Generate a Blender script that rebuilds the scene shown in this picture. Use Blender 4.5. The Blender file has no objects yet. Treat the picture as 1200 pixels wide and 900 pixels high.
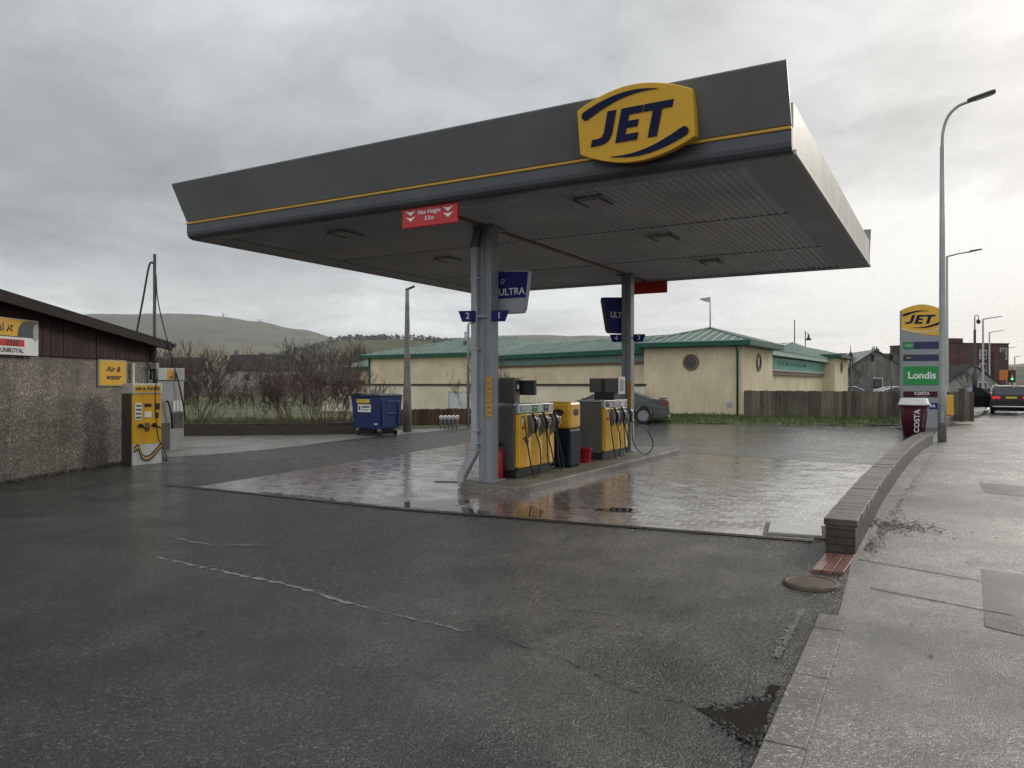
import bpy, bmesh, math, random
from mathutils import Vector, Matrix
R = math.radians
PI = math.pi
scene = bpy.context.scene
COL = scene.collection
random.seed(7)

# ------------------------------------------------------------------ camera
cam = bpy.data.cameras.new('camera')
cam.sensor_width = 36.0
cam.lens = 26.76
cam.clip_start = 0.05
cam.clip_end = 20000
camo = bpy.data.objects.new('camera', cam)
COL.objects.link(camo)
camo.location = (0, 0, 1.65)
camo.rotation_euler = (R(90), 0, 0)
scene.camera = camo

# ------------------------------------------------------------------ exposure
scene.view_settings.view_transform = 'Standard'
scene.view_settings.look = 'None'
scene.view_settings.gamma = 1
scene.view_settings.use_curve_mapping = False
scene.view_settings.exposure = 0.38
scene.render.engine = 'CYCLES'
scene.cycles.use_denoising = True
scene.cycles.denoising_prefilter = 'NONE'
scene.cycles.denoising_input_passes = 'RGB_ALBEDO_NORMAL'
scene.cycles.sample_clamp_indirect = 2.0
scene.cycles.max_bounces = 5
scene.cycles.diffuse_bounces = 2
scene.cycles.glossy_bounces = 3
scene.cycles.volume_bounces = 0
scene.cycles.caustics_reflective = False
scene.cycles.caustics_refractive = False

# ------------------------------------------------------------------ sky + sun
SUN_AZ, SUN_EL = 48.0, 24.0            # degrees right of the view axis, degrees up
sd = (math.sin(R(SUN_AZ)) * math.cos(R(SUN_EL)), math.cos(R(SUN_AZ)) * math.cos(R(SUN_EL)), math.sin(R(SUN_EL)))
world = bpy.data.worlds.new('World')
scene.world = world
world.use_nodes = True


class NT:
    """small node tree writer"""
    def __init__(s, tree):
        s.t = tree
        s.t.nodes.clear()

    def n(s, typ, **kw):
        nd = s.t.nodes.new(typ)
        for k, v in kw.items():
            if k.startswith('i_'):
                key = k[2:]
                nd.inputs[int(key) if key.isdigit() else key].default_value = v
            else:
                setattr(nd, k, v)
        return nd

    def l(s, a, b):
        s.t.links.new(a, b)

    def math(s, op, a, b=None, c=None, clamp=False):
        nd = s.t.nodes.new('ShaderNodeMath')
        nd.operation = op
        nd.use_clamp = clamp
        for i, v in enumerate((a, b, c)):
            if v is None:
                continue
            if isinstance(v, (int, float)):
                nd.inputs[i].default_value = v
            else:
                s.l(v, nd.inputs[i])
        return nd.outputs[0]

    def ramp(s, fac, stops, interp='LINEAR'):
        nd = s.t.nodes.new('ShaderNodeValToRGB')
        cr = nd.color_ramp
        cr.interpolation = interp
        while len(cr.elements) < len(stops):
            cr.elements.new(0.5)
        for e, (p, c) in zip(cr.elements, stops):
            e.position = p
            e.color = (c, c, c, 1) if isinstance(c, (int, float)) else (*c, 1)
        s.l(fac, nd.inputs[0])
        return nd.outputs[0]

    def mix(s, fac, a, b, blend='MIX'):
        nd = s.t.nodes.new('ShaderNodeMix')
        nd.data_type = 'RGBA'
        nd.blend_type = blend
        for sock, v in ((nd.inputs[0], fac), (nd.inputs[6], a), (nd.inputs[7], b)):
            if isinstance(v, (int, float)):
                sock.default_value = v
            elif isinstance(v, tuple):
                sock.default_value = (*v, 1)
            else:
                s.l(v, sock)
        return nd.outputs[2]

    def noise(s, vec, scale, detail=4, rough=0.55, dist=0.0):
        nd = s.t.nodes.new('ShaderNodeTexNoise')
        nd.inputs['Scale'].default_value = scale
        nd.inputs['Detail'].default_value = detail
        nd.inputs['Roughness'].default_value = rough
        nd.inputs['Distortion'].default_value = dist
        if vec is not None:
            s.l(vec, nd.inputs['Vector'])
        return nd.outputs['Fac']


w = NT(world.node_tree)
out = w.n('ShaderNodeOutputWorld')
bg = w.n('ShaderNodeBackground', i_Strength=0.12)
w.l(bg.outputs[0], out.inputs[0])
sky = w.n('ShaderNodeTexSky', sky_type='NISHITA', sun_disc=False, sun_elevation=R(SUN_EL), sun_rotation=R(SUN_AZ))
tc = w.n('ShaderNodeTexCoord')
sep = w.n('ShaderNodeSeparateXYZ')
w.l(tc.outputs['Generated'], sep.inputs[0])
zc = w.math('MAXIMUM', sep.outputs[2], 0.0)
den = w.math('ADD', zc, 0.16)
px_ = w.math('DIVIDE', sep.outputs[0], den)
py_ = w.math('DIVIDE', sep.outputs[1], den)
cmb = w.n('ShaderNodeCombineXYZ')
w.l(px_, cmb.inputs[0])
w.l(py_, cmb.inputs[1])
cmb.inputs[2].default_value = 3.7
c1 = w.noise(cmb.outputs[0], 0.85, 8, 0.56, 0.5)
c2 = w.noise(cmb.outputs[0], 0.33, 4, 0.5, 0.3)
c3 = w.noise(cmb.outputs[0], 2.6, 7, 0.6, 0.8)
grad = w.ramp(zc, [(0.0, .55), (0.075, .54), (0.115, .48), (0.165, .35), (0.24, .325), (0.38, .345), (0.5, .40), (0.7, .58), (1.0, .66)], 'EASE')
dotn = w.n('ShaderNodeVectorMath', operation='DOT_PRODUCT')
nrm = w.n('ShaderNodeVectorMath', operation='NORMALIZE')
w.l(tc.outputs['Generated'], nrm.inputs[0])
w.l(nrm.outputs[0], dotn.inputs[0])
gx, gy, gz = math.sin(R(40)) * math.cos(R(12)), math.cos(R(40)) * math.cos(R(12)), math.sin(R(12))
dotn.inputs[1].default_value = (gx, gy, gz)
dpos = w.math('MAXIMUM', dotn.outputs['Value'], 0.0)
gl = w.math('POWER', dpos, 9.0)
glow = w.math('MULTIPLY', gl, 0.34)
cl1 = w.ramp(c1, [(.30, .70), (.45, .88), (.56, 1.06), (.72, 1.34)], 'EASE')
cl3 = w.math('MULTIPLY_ADD', c3, .55, 0.725)      # about 0.75 .. 1.3
cl2 = w.math('MULTIPLY_ADD', c2, 0.5, 0.75)
back = w.math('MULTIPLY', w.math('MAXIMUM', w.math('MULTIPLY', sep.outputs[1], -1.0), 0.0), 0.45)   # extra sky brightness added behind the viewer to lift near faces
b0 = w.math('ADD', w.math('ADD', grad, glow), back)
b1 = w.math('MULTIPLY', b0, cl1)
b2 = w.math('MULTIPLY', w.math('MULTIPLY', b1, cl2), cl3)
cold = w.mix(w.math('MULTIPLY', gl, 1.3, clamp=True), (.965, .99, .995), (1.03, 1.0, .955))
vs = w.n('ShaderNodeVectorMath', operation='SCALE')
w.l(cold, vs.inputs[0])
w.l(w.math('MULTIPLY', w.math('SMOOTH_MIN', b2, w.math('MULTIPLY_ADD', w.math('SUBTRACT', zc, .45, clamp=True), 6.0, .66), .12), 10.0), vs.inputs['Scale'])
w.l(w.mix(0.93, sky.outputs[0], vs.outputs[0]), bg.inputs[0])

sun = bpy.data.lights.new('sun', 'SUN')
sun.energy = 0.9
sun.angle = R(14)
sun.color = (1.0, .93, .82)
suno = bpy.data.objects.new('sun', sun)
COL.objects.link(suno)
suno.rotation_euler = Vector(sd).to_track_quat('Z', 'Y').to_euler()


# ------------------------------------------------------------------ materials
def principled(nt, **kw):
    p = nt.n('ShaderNodeBsdfPrincipled')
    o = nt.n('ShaderNodeOutputMaterial')
    nt.l(p.outputs[0], o.inputs[0])
    for k, v in kw.items():
        p.inputs[k].default_value = v
    return p


MATS = {}


def mat(name, col, rough=.5, metal=0., var=.12, scale=3., bump=0., bscale=60., dist=.004, coat=0., emit=None, estr=0., spec=.5,
        grime=0., rvar=.1):
    """painted / plain surface: base colour with soft mottling, dirt streaks and a varied gloss"""
    if name in MATS:
        return MATS[name]
    m = bpy.data.materials.new(name)
    m.use_nodes = True
    t = NT(m.node_tree)
    p = principled(t, Metallic=metal)
    p.inputs['Specular IOR Level'].default_value = spec
    p.inputs['Coat Weight'].default_value = coat
    tcn = t.n('ShaderNodeTexCoord').outputs['Object']
    n1 = t.noise(tcn, scale, 6, .6)
    dark = tuple(c * (1 - var * 1.6) for c in col)
    lite = tuple(min(1, c * (1 + var)) for c in col)
    c = t.ramp(n1, [(.3, dark), (.7, lite)])
    if grime:
        mp = t.n('ShaderNodeMapping')
        mp.inputs['Scale'].default_value = (9, 9, .7)
        t.l(tcn, mp.inputs[0])
        g = t.ramp(t.noise(mp.outputs[0], 1.6, 5, .65), [(.48, 0.), (.75, 1.)])
        c = t.mix(t.math('MULTIPLY', g, grime), c, (.07, .062, .05))
    t.l(c, p.inputs['Base Color'])
    rr = t.math('MULTIPLY_ADD', t.noise(tcn, scale * 4, 3), rvar * 2, rough - rvar, clamp=True)
    t.l(rr, p.inputs['Roughness'])
    if bump:
        b = t.n('ShaderNodeBump', i_Strength=bump, i_Distance=dist)
        t.l(t.noise(tcn, bscale, 4, .6), b.inputs['Height'])
        t.l(b.outputs[0], p.inputs['Normal'])
    if emit:
        p.inputs['Emission Color'].default_value = (*emit, 1)
        p.inputs['Emission Strength'].default_value = estr
    MATS[name] = m
    return m


def glassmat(name, col=(.02, .025, .03), rough=.05):
    return mat(name, col, rough, 0, .1, 2, spec=.6, rvar=.02)


def asphalt_mat(name, lo, hi, r0, r1, tint=(1, 1, 1), agg=80., bstr=.55, patch=.35, dist=.008, streak=None, film=0., pits=0., glint_fleck=1.7):
    m = bpy.data.materials.new(name)
    m.use_nodes = True
    t = NT(m.node_tree)
    p = principled(t)
    oc = t.n('ShaderNodeTexCoord').outputs['Object']
    vo = t.n('ShaderNodeTexVoronoi', i_Scale=agg)
    t.l(oc, vo.inputs['Vector'])
    big = t.noise(oc, .35, 6, .6, .4)
    mid = t.noise(oc, 1.7, 6, .62)
    fine = t.noise(oc, agg * .9, 4, .7)
    sepc = t.n('ShaderNodeSeparateColor')
    t.l(vo.outputs['Color'], sepc.inputs[0])
    stone = t.ramp(sepc.outputs[0], [(.0, tuple(lo * k for k in tint)), (.6, tuple((lo + hi) * .45 * k for k in tint)), (.88, tuple(hi * k for k in tint)),
                                     (.93, tuple(min(.5, hi * glint_fleck) * k for k in tint)), (1., tuple(min(.6, hi * glint_fleck * 1.4) * k for k in tint))])  # palest cells paint the sparkle of wet grit into the stone colour
    avg = (lo + hi) * .5
    stone = t.mix(t.ramp(t.noise(oc, .9, 5, .6, .5), [(.32, .35), (.62, 1.)]), tuple(avg * k for k in tint), stone)
    patchv = t.ramp(mid, [(.3, 1 - patch), (.7, 1 + patch * .5)])
    bigv = t.ramp(big, [(.35, .6), (.65, 1.3)])
    c = t.mix(1., stone, patchv, 'MULTIPLY')
    c = t.mix(1., c, bigv, 'MULTIPLY')
    if pits:
        pv = t.n('ShaderNodeTexVoronoi', i_Scale=30.)
        t.l(oc, pv.inputs['Vector'])
        ps = t.n('ShaderNodeSeparateColor')
        t.l(pv.outputs['Color'], ps.inputs[0])
        pm = t.math('MULTIPLY', t.math('GREATER_THAN', ps.outputs[0], .80), t.math('LESS_THAN', pv.outputs['Distance'], .32))
        c = t.mix(t.math('MULTIPLY', pm, pits), c, (.03, .028, .025))
    t.l(c, p.inputs['Base Color'])
    wet = t.ramp(t.math('ADD', t.math('MULTIPLY', big, .6), t.math('MULTIPLY', mid, .4)), [(.38, r1), (.6, r0)])
    r = t.math('ADD', wet, t.math('MULTIPLY_ADD', sepc.outputs[1], .2, -.1), clamp=True)
    t.l(r, p.inputs['Roughness'])
    if film:
        t.l(t.math('MULTIPLY', t.ramp(t.math('ADD', t.math('MULTIPLY', big, .5), t.math('MULTIPLY', mid, .5)), [(.40, .1), (.6, 1.)]), film), p.inputs['Coat Weight'])
        p.inputs['Coat Roughness'].default_value = .11
        p.inputs['Coat IOR'].default_value = 1.45
    hgt = t.math('ADD', t.math('MULTIPLY', fine, .8), t.math('MULTIPLY', vo.outputs['Distance'], -.9))
    if streak:
        mp = t.n('ShaderNodeMapping')
        mp.inputs['Rotation'].default_value = (0, 0, R(streak))
        mp.inputs['Scale'].default_value = (1.5, 26, 1)
        t.l(oc, mp.inputs[0])
        hgt = t.math('ADD', hgt, t.math('MULTIPLY', t.noise(mp.outputs[0], 1.5, 4, .6), .8))
    b = t.n('ShaderNodeBump', i_Strength=bstr, i_Distance=dist)
    t.l(hgt, b.inputs['Height'])
    b2_ = t.n('ShaderNodeBump', i_Strength=.35, i_Distance=.03)
    t.l(mid, b2_.inputs['Height'])
    t.l(b2_.outputs[0], b.inputs['Normal'])
    t.l(b.outputs[0], p.inputs['Normal'])
    if film:
        cb = t.n('ShaderNodeBump', i_Strength=bstr * .75, i_Distance=dist)
        t.l(hgt, cb.inputs['Height'])
        t.l(b2_.outputs[0], cb.inputs['Normal'])
        t.l(cb.outputs[0], p.inputs['Coat Normal'])
    MATS[name] = m
    return m


def brick_mat(name, c1_, c2_, mort, bw, bh, ms=.012, rough=.5, rot=(0, 0, 0), bump=.5, off=.5, wet=None, axis='xy', moss=None, dist=.008):
    """coursed blocks in object space; axis chooses the face plane ('xy' lying, 'xz'/'yz' standing)"""
    m = bpy.data.materials.new(name)
    m.use_nodes = True
    t = NT(m.node_tree)
    p = principled(t)
    oc = t.n('ShaderNodeTexCoord').outputs['Object']
    mp = t.n('ShaderNodeMapping')
    mp.inputs['Rotation'].default_value = rot
    t.l(oc, mp.inputs[0])
    vec = mp.outputs[0]
    if axis != 'xy':
        s_ = t.n('ShaderNodeSeparateXYZ')
        t.l(vec, s_.inputs[0])
        cc = t.n('ShaderNodeCombineXYZ')
        if axis == 'xz':
            t.l(t.math('ADD', s_.outputs[0], s_.outputs[1]), cc.inputs[0])
        else:
            t.l(s_.outputs[1], cc.inputs[0])
        t.l(s_.outputs[2], cc.inputs[1])
        vec = cc.outputs[0]
    br = t.n('ShaderNodeTexBrick', offset=off, i_Scale=1.0)
    br.inputs['Mortar Size'].default_value = ms
    br.inputs['Brick Width'].default_value = bw
    br.inputs['Row Height'].default_value = bh
    br.inputs['Mortar Smooth'].default_value = .3
    br.inputs['Color1'].default_value = (*c1_, 1)
    br.inputs['Color2'].default_value = (*c2_, 1)
    br.inputs['Mortar'].default_value = (*mort, 1)
    t.l(vec, br.inputs['Vector'])
    n1 = t.noise(oc, 2.2, 6, .62)
    n2 = t.noise(oc, 45, 4, .6)
    big = t.noise(oc, .42, 5, .6, .6)
    c = t.mix(1., br.outputs['Color'], t.ramp(n1, [(.3, .6), (.7, 1.25)]), 'MULTIPLY')
    c = t.mix(1., c, t.ramp(n2, [(.3, .8), (.7, 1.15)]), 'MULTIPLY')
    if moss:
        c = t.mix(t.ramp(n1, [(.52, 0.), (.66, .85)]), c, moss)
    t.l(c, p.inputs['Base Color'])
    hgt = t.math('ADD', t.math('MULTIPLY', br.outputs['Fac'], -1.), t.math('MULTIPLY', n2, .25))
    hgt = t.math('ADD', hgt, t.math('MULTIPLY', n1, .8))
    b = t.n('ShaderNodeBump', i_Strength=bump, i_Distance=dist)
    t.l(hgt, b.inputs['Height'])
    t.l(b.outputs[0], p.inputs['Normal'])
    if wet:
        br2 = t.n('ShaderNodeTexBrick', offset=off, i_Scale=1.0)
        for kk, vv_ in (('Mortar Size', ms), ('Brick Width', bw), ('Row Height', bh), ('Color1', (0, 0, 0, 1)), ('Color2', (1, 1, 1, 1)), ('Mortar', (.5, .5, .5, 1))):
            br2.inputs[kk].default_value = vv_
        t.l(vec, br2.inputs['Vector'])
        blk = t.n('ShaderNodeSeparateColor')
        t.l(br2.outputs['Color'], blk.inputs[0])
        wn = t.n('ShaderNodeTexWhiteNoise', noise_dimensions='1D')
        t.l(blk.outputs[0], wn.inputs['W'])
        wsub = t.n('ShaderNodeVectorMath', operation='SUBTRACT')
        t.l(wn.outputs['Color'], wsub.inputs[0])
        wsub.inputs[1].default_value = (.5, .5, .5)
        # every block is tipped a little its own way: a plane whose slope is drawn from the block's random number
        nd_ = t.n('ShaderNodeVectorMath', operation='SCALE')
        t.l(wsub.outputs[0], nd_.inputs[0])
        nd_.inputs['Scale'].default_value = .04
        nadd = t.n('ShaderNodeVectorMath', operation='ADD')
        t.l(nd_.outputs[0], nadd.inputs[0])
        t.l(b.outputs[0], nadd.inputs[1])
        nnorm = t.n('ShaderNodeVectorMath', operation='NORMALIZE')
        t.l(nadd.outputs[0], nnorm.inputs[0])
        t.l(nnorm.outputs[0], p.inputs['Normal'])
        wv = t.math('ADD', t.math('MULTIPLY', big, .65), t.math('MULTIPLY', n1, .35))
        wv = t.math('ADD', wv, t.math('MULTIPLY_ADD', blk.outputs[0], .12, -.06))
        r = t.ramp(wv, [(.40, wet[1]), (.50, (wet[0] + wet[1]) * .5), (.62, wet[0])])
        r = t.math('ADD', r, t.math('MULTIPLY', br.outputs['Fac'], -.12), clamp=True)
        t.l(r, p.inputs['Roughness'])
        t.l(t.math('MULTIPLY', t.ramp(wv, [(.38, .45), (.58, 1.)]), t.math('MULTIPLY_ADD', br.outputs['Fac'], .25, .75)), p.inputs['Coat Weight'])
        p.inputs['Coat Roughness'].default_value = .12
        p.inputs['Coat IOR'].default_value = 1.5
        cb = t.n('ShaderNodeBump', i_Strength=.5, i_Distance=.005)
        t.l(hgt, cb.inputs['Height'])
        nadd2 = t.n('ShaderNodeVectorMath', operation='ADD')
        t.l(nd_.outputs[0], nadd2.inputs[0])
        t.l(cb.outputs[0], nadd2.inputs[1])
        nn2 = t.n('ShaderNodeVectorMath', operation='NORMALIZE')
        t.l(nadd2.outputs[0], nn2.inputs[0])
        t.l(nn2.outputs[0], p.inputs['Coat Normal'])
    else:
        t.l(t.math('MULTIPLY_ADD', n2, .3, rough - .15, clamp=True), p.inputs['Roughness'])
    MATS[name] = m
    return m


def land_mat(name, a, b_, c_, sc, zlow):
    """open hillside: broad drifts of heather, pale grass and dark peat"""
    m = bpy.data.materials.new(name)
    m.use_nodes = True
    t = NT(m.node_tree)
    p = principled(t, Roughness=.95)
    p.inputs['Specular IOR Level'].default_value = .05
    oc = t.n('ShaderNodeTexCoord').outputs['Object']
    mp = t.n('ShaderNodeMapping')
    mp.inputs['Scale'].default_value = (1, .35, 3)
    t.l(oc, mp.inputs[0])
    n1 = t.noise(mp.outputs[0], sc, 8, .65, .5)
    n2 = t.noise(mp.outputs[0], sc * 4, 6, .65)
    c = t.mix(t.ramp(n1, [(.42, 0.), (.58, 1.)]), a, b_)
    c = t.mix(t.ramp(n2, [(.50, 0.), (.62, .8)]), c, c_)
    if zlow < 1e5:
        sz = t.n('ShaderNodeSeparateXYZ')
        t.l(oc, sz.inputs[0])
        h = t.math('ADD', sz.outputs[2], t.math('MULTIPLY', n1, 60.))
        c = t.mix(t.ramp(t.math('DIVIDE', h, 300.), [(zlow / 300 - .07, 1.), (zlow / 300 + .12, 0.)]), c, (.17, .16, .085))
    t.l(c, p.inputs['Base Color'])
    return m


def wood_mat(name, col, rough):
    m = bpy.data.materials.new(name)
    m.use_nodes = True
    t = NT(m.node_tree)
    p = principled(t, Roughness=rough)
    p.inputs['Specular IOR Level'].default_value = .25
    oc = t.n('ShaderNodeTexCoord').outputs['Object']
    isl = t.n('ShaderNodeNewGeometry').outputs['Random Per Island']
    mp = t.n('ShaderNodeMapping')
    mp.inputs['Scale'].default_value = (30, 30, 1.3)
    t.l(oc, mp.inputs[0])
    gr_ = t.noise(mp.outputs[0], 1.5, 5, .65, .3)
    c = t.ramp(gr_, [(.3, tuple(k * .5 for k in col)), (.7, tuple(k * 1.35 for k in col))])
    c = t.mix(1., c, t.ramp(isl, [(0, .55), (1, 1.3)]), 'MULTIPLY')
    c = t.mix(1., c, t.ramp(t.noise(oc, 1.2, 4), [(.3, .7), (.7, 1.15)]), 'MULTIPLY')
    t.l(c, p.inputs['Base Color'])
    b = t.n('ShaderNodeBump', i_Strength=.5, i_Distance=.004)
    t.l(gr_, b.inputs['Height'])
    t.l(b.outputs[0], p.inputs['Normal'])
    return m


M = {}
M['asphalt'] = asphalt_mat('wet_asphalt', .007, .036, .16, .38, (1, 1.0, .97), 60, 1., .4, .026, film=1., glint_fleck=3.4)
M['asphalt_yard'] = asphalt_mat('smooth_wet_yard', .025, .085, .12, .30, (1, 1.0, .98), 100, .35, .35, .005, film=1.)
M['asphalt_old'] = asphalt_mat('smoother_asphalt', .008, .040, .24, .42, (1, 1.0, .97), 78, 1., .35, .016, film=.8, glint_fleck=2.8)
M['patch'] = asphalt_mat('patch_asphalt', .012, .040, .36, .52, (1, 1, 1), 110, .5)
M['pavement'] = asphalt_mat('wet_pavement', .085, .235, .22, .42, (1, .945, .89), 105, .8, .25, .009, streak=20, film=.7, pits=.5)
M['concrete'] = asphalt_mat('concrete_apron', .12, .25, .3, .6, (1, .97, .9), 60, .5, .5)
M['paving'] = brick_mat('block_paving', (.18, .118, .096), (.125, .09, .077), (.29, .265, .245), .25, .17, .016, .4, (0, 0, R(29.8)), .5, .5, (.10, .30))
M['paving_dry'] = brick_mat('dusty_paving', (.2, .13, .11), (.16, .12, .105), (.05, .045, .04), .21, .105, .009, .5, (0, 0, R(29.8)), .5, .5, (.2, .5))
M['kerb'] = asphalt_mat('kerb_stone', .12, .24, .35, .6, (1, .9, .82), 90, .5)
M['island'] = mat('island_concrete', (.20, .18, .145), .55, 0, .35, 4, .5, 60, grime=.5)
M['wall_brick'] = brick_mat('low_wall_brick', (.085, .048, .035), (.055, .036, .028), (.035, .03, .025), .225, .075, .01, .5, (0, 0, R(58)), .8, .5, None, 'xz', (.035, .038, .018), .012)
M['wall_cope'] = mat('wall_coping', (.088, .066, .052), .36, 0, .5, 3, .6, 30, .008)
M['red_slab'] = mat('red_slab', (.19, .09, .07), .3, 0, .3, 9, .4, 40)
M['dash'] = asphalt_mat('pebble_dash', .10, .34, .55, .75, (1, .86, .72), 42, .9, .45, .012)
M['grey'] = mat('fascia_grey', (.175, .182, .19), .42, 0, .10, 1.2, grime=.12)
M['lip'] = mat('fascia_lip', (.060, .064, .075), .42, 0, .12, 2)
M['soffit'] = mat('soffit_sheet', (.52, .55, .585), .5, 0, .15, .9, grime=.2)
M['soffit_flat'] = mat('soffit_flat', (.36, .385, .42), .5, 0, .12, 1.2)
M['cream_fascia'] = mat('side_fascia', (.50, .475, .42), .45, 0, .16, 1.6, grime=.35)
M['yellow'] = mat('signal_yellow', (.72, .40, .022), .4, 0, .05, 2)
M['yellow_pump'] = mat('pump_yellow', (.78, .43, .02), .3, 0, .10, 3, coat=.3, grime=.22)
M['navy'] = mat('navy', (.010, .013, .052), .5, 0, .08, 2, spec=.15)
M['ultra_blue'] = mat('ultra_blue', (.016, .018, .15), .5, 0, .06, 2, spec=.15)
M['ultra_grey'] = mat('ultra_grey', (.36, .37, .40), .4, 0, .06, 2)
M['white'] = mat('white_paint', (.78, .78, .76), .45, 0, .05, 2)
M['offwhite'] = mat('offwhite', (.62, .62, .59), .5, 0, .08, 2, grime=.15)
M['red'] = mat('sign_red', (.50, .012, .016), .4, 0, .06, 2)
M['bucket_red'] = mat('bucket_red', (.42, .012, .015), .35, 0, .1, 4)
M['column'] = mat('column_paint', (.27, .285, .31), .4, 0, .12, 2, grime=.25)
M['pipe'] = mat('pipe_paint', (.40, .42, .45), .42, 0, .1, 3, grime=.2)
M['steel'] = mat('pump_steel', (.125, .12, .11), .36, .35, .14, 2, grime=.3)
M['steel_lite'] = mat('brushed_steel', (.42, .42, .41), .33, .7, .1, 4, grime=.15)
M['black'] = mat('black_plastic', (.014, .014, .015), .42, 0, .2, 5)
M['rubber'] = mat('rubber_hose', (.010, .010, .011), .35, 0, .2, 8)
M['screen'] = mat('screen_glass', (.03, .033, .036), .12, 0, .1, 2, rvar=.03)
M['chrome'] = mat('nozzle_metal', (.6, .6, .6), .22, .9, .1, 5)
M['bin_navy'] = mat('bin_navy', (.008, .017, .034), .5, 0, .15, 4, spec=.2)
M['green_label'] = mat('green_label', (.015, .25, .06), .4)
M['londis'] = mat('shop_green', (.008, .23, .045), .4, 0, .05)
M['maroon'] = mat('maroon', (.060, .004, .014), .5, 0, .08, spec=.2)
M['totem'] = mat('totem_grey', (.25, .275, .295), .4, 0, .06, 1, grime=.08)
M['price'] = mat('price_screen', (.04, .045, .11), .5, 0, .06, spec=.2)
M['render'] = mat('cream_render', (.72, .61, .425), .8, 0, .12, .6, .3, 40, grime=.26)
M['render_pale'] = mat('pale_render', (.72, .645, .50), .8, 0, .12, .6, .3, 40, grime=.18)
M['coping_black'] = mat('black_coping', (.018, .016, .016), .5)
M['roof_green'] = mat('green_roof', (.078, .145, .112), .5, 0, .16, .9, grime=.25)
M['trim_green'] = mat('green_trim', (.010, .085, .058), .45, 0, .1, 2, spec=.3)
M['seam'] = mat('roof_seam', (.25, .32, .28), .45, 0, .2, 1)
M['teal'] = mat('teal_panel', (.06, .33, .25), .5, 0, .15, 1)
M['brown_band'] = mat('brown_band', (.16, .095, .055), .6, 0, .2, 3)
M['wood_brown'] = wood_mat('dark_timber', (.036, .013, .011), .6)
M['wood_grey'] = wood_mat('weathered_timber', (.155, .132, .104), .7)
M['wood_red'] = wood_mat('brown_timber', (.10, .062, .040), .7)
M['barge'] = mat('barge_paint', (.016, .011, .011), .6, 0, .3, 3, spec=.2)
M['felt'] = mat('roof_felt', (.022, .018, .018), .7, 0, .2, 2, spec=.2)
M['galv'] = mat('galvanised', (.36, .37, .36), .45, .5, .15, 5, grime=.1)
M['lamp_grey'] = mat('lamp_column', (.30, .31, .31), .42, .4, .1, 3, grime=.1)
M['lamp_conc'] = mat('lamp_weathered', (.21, .20, .185), .6, 0, .3, 3, grime=.3)
M['lamp_dark'] = mat('lamp_head', (.03, .031, .033), .4)
M['mast'] = mat('mast_metal', (.055, .056, .062), .4, .4)
M['bin_blue'] = mat('bin_blue', (.007, .022, .13), .42, 0, .14, 3, grime=.15)
M['car_green'] = mat('car_paint_green', (.045, .053, .045), .3, .3, .05, 1, coat=.3)
M['car_black'] = mat('car_paint_black', (.008, .009, .014), .3, 0, .05, 1, spec=.3)
M['car_silver'] = mat('car_paint_silver', (.45, .46, .47), .25, .5, .05, 1, coat=.8)
M['car_white'] = mat('car_paint_white', (.72, .72, .72), .25, 0, .05, 1, coat=.8)
M['glass'] = glassmat('dark_glass')
M['tyre'] = mat('tyre_rubber', (.015, .015, .015), .7)
M['alloy'] = mat('alloy', (.3, .3, .31), .3, .8)
M['lamp_red'] = mat('tail_lamp', (.3, .008, .012), .2)
M['brake'] = mat('brake_lamp', (.4, .01, .01), .2, emit=(1, .04, .05), estr=.3)
M['green_lit'] = mat('green_signal', (.05, .5, .2), .3, emit=(.15, 1, .45), estr=1.0)
M['plate'] = mat('plate_yellow', (.65, .50, .06), .5)
M['moor'] = land_mat('moorland', (.145, .128, .118), (.17, .16, .125), (.11, .105, .10), .0045, 95)
M['wooded'] = land_mat('farm_slope', (.10, .095, .06), (.085, .072, .055), (.115, .115, .06), .012, 1e6)
M['wood_edge'] = mat('bare_wood', (.10, .09, .078), .95, 0, .3, .05)
M['field'] = mat('field_grass', (.085, .092, .032), .9, 0, .4, .25, .6, 8, .05)
M['bank'] = mat('bank_grass', (.055, .085, .02), .9, 0, .45, 1.2, .7, 20, .03)
M['blade'] = mat('grass_blade', (.075, .125, .025), .6, 0, .4, 2)
M['twig'] = mat('twig', (.085, .058, .044), .8, 0, .3, 2)
M['twig_red'] = mat('twig_red', (.105, .066, .056), .8, 0, .3, 2)
M['twig_far'] = mat('twig_far', (.09, .075, .066), .9, 0, .25, 1)
M['bark'] = mat('bark', (.07, .052, .04), .85, 0, .3, 4)
M['blossom'] = mat('blossom', (.42, .26, .27), .7, 0, .2, 3)
M['earth'] = mat('earth', (.055, .042, .03), .75, 0, .4, 6, .7, 30)
M['slate'] = mat('slate_roof', (.07, .072, .078), .32, 0, .25, 2, .4, 12, grime=.2)
M['slate_dark'] = mat('slate_dark', (.055, .05, .05), .9, 0, .25, 1, spec=.1)
M['stone_grey'] = mat('grey_stone', (.17, .16, .145), .8, 0, .3, 1.2, .5, 8)
M['brick_dark'] = mat('dark_brick', (.085, .040, .032), .8, 0, .3, .8, .4, 10)
M['house_white'] = mat('white_harl', (.30, .275, .255), .8, 0, .12, .7, grime=.15)
M['house_grey'] = mat('grey_harl', (.33, .32, .30), .8, 0, .15, .7, grime=.2)
M['orange'] = mat('orange_sign', (.62, .18, .03), .5)
M['orange_tag'] = mat('orange_tag', (.60, .28, .035), .5, 0, .1)
M['leaf_litter'] = mat('leaf_litter', (.045, .032, .022), .7, 0, .5, 12)
M['brown_iron'] = mat('rusty_iron', (.085, .062, .04), .55, .3, .35, 8, .8, 60, .006)
M['wet_steel'] = mat('wet_cover', (.35, .345, .33), .16, .5, .15, 4, .2, 40)
M['black_slot'] = mat('drain_slot', (.012, .012, .012), .4, .3)
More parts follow.
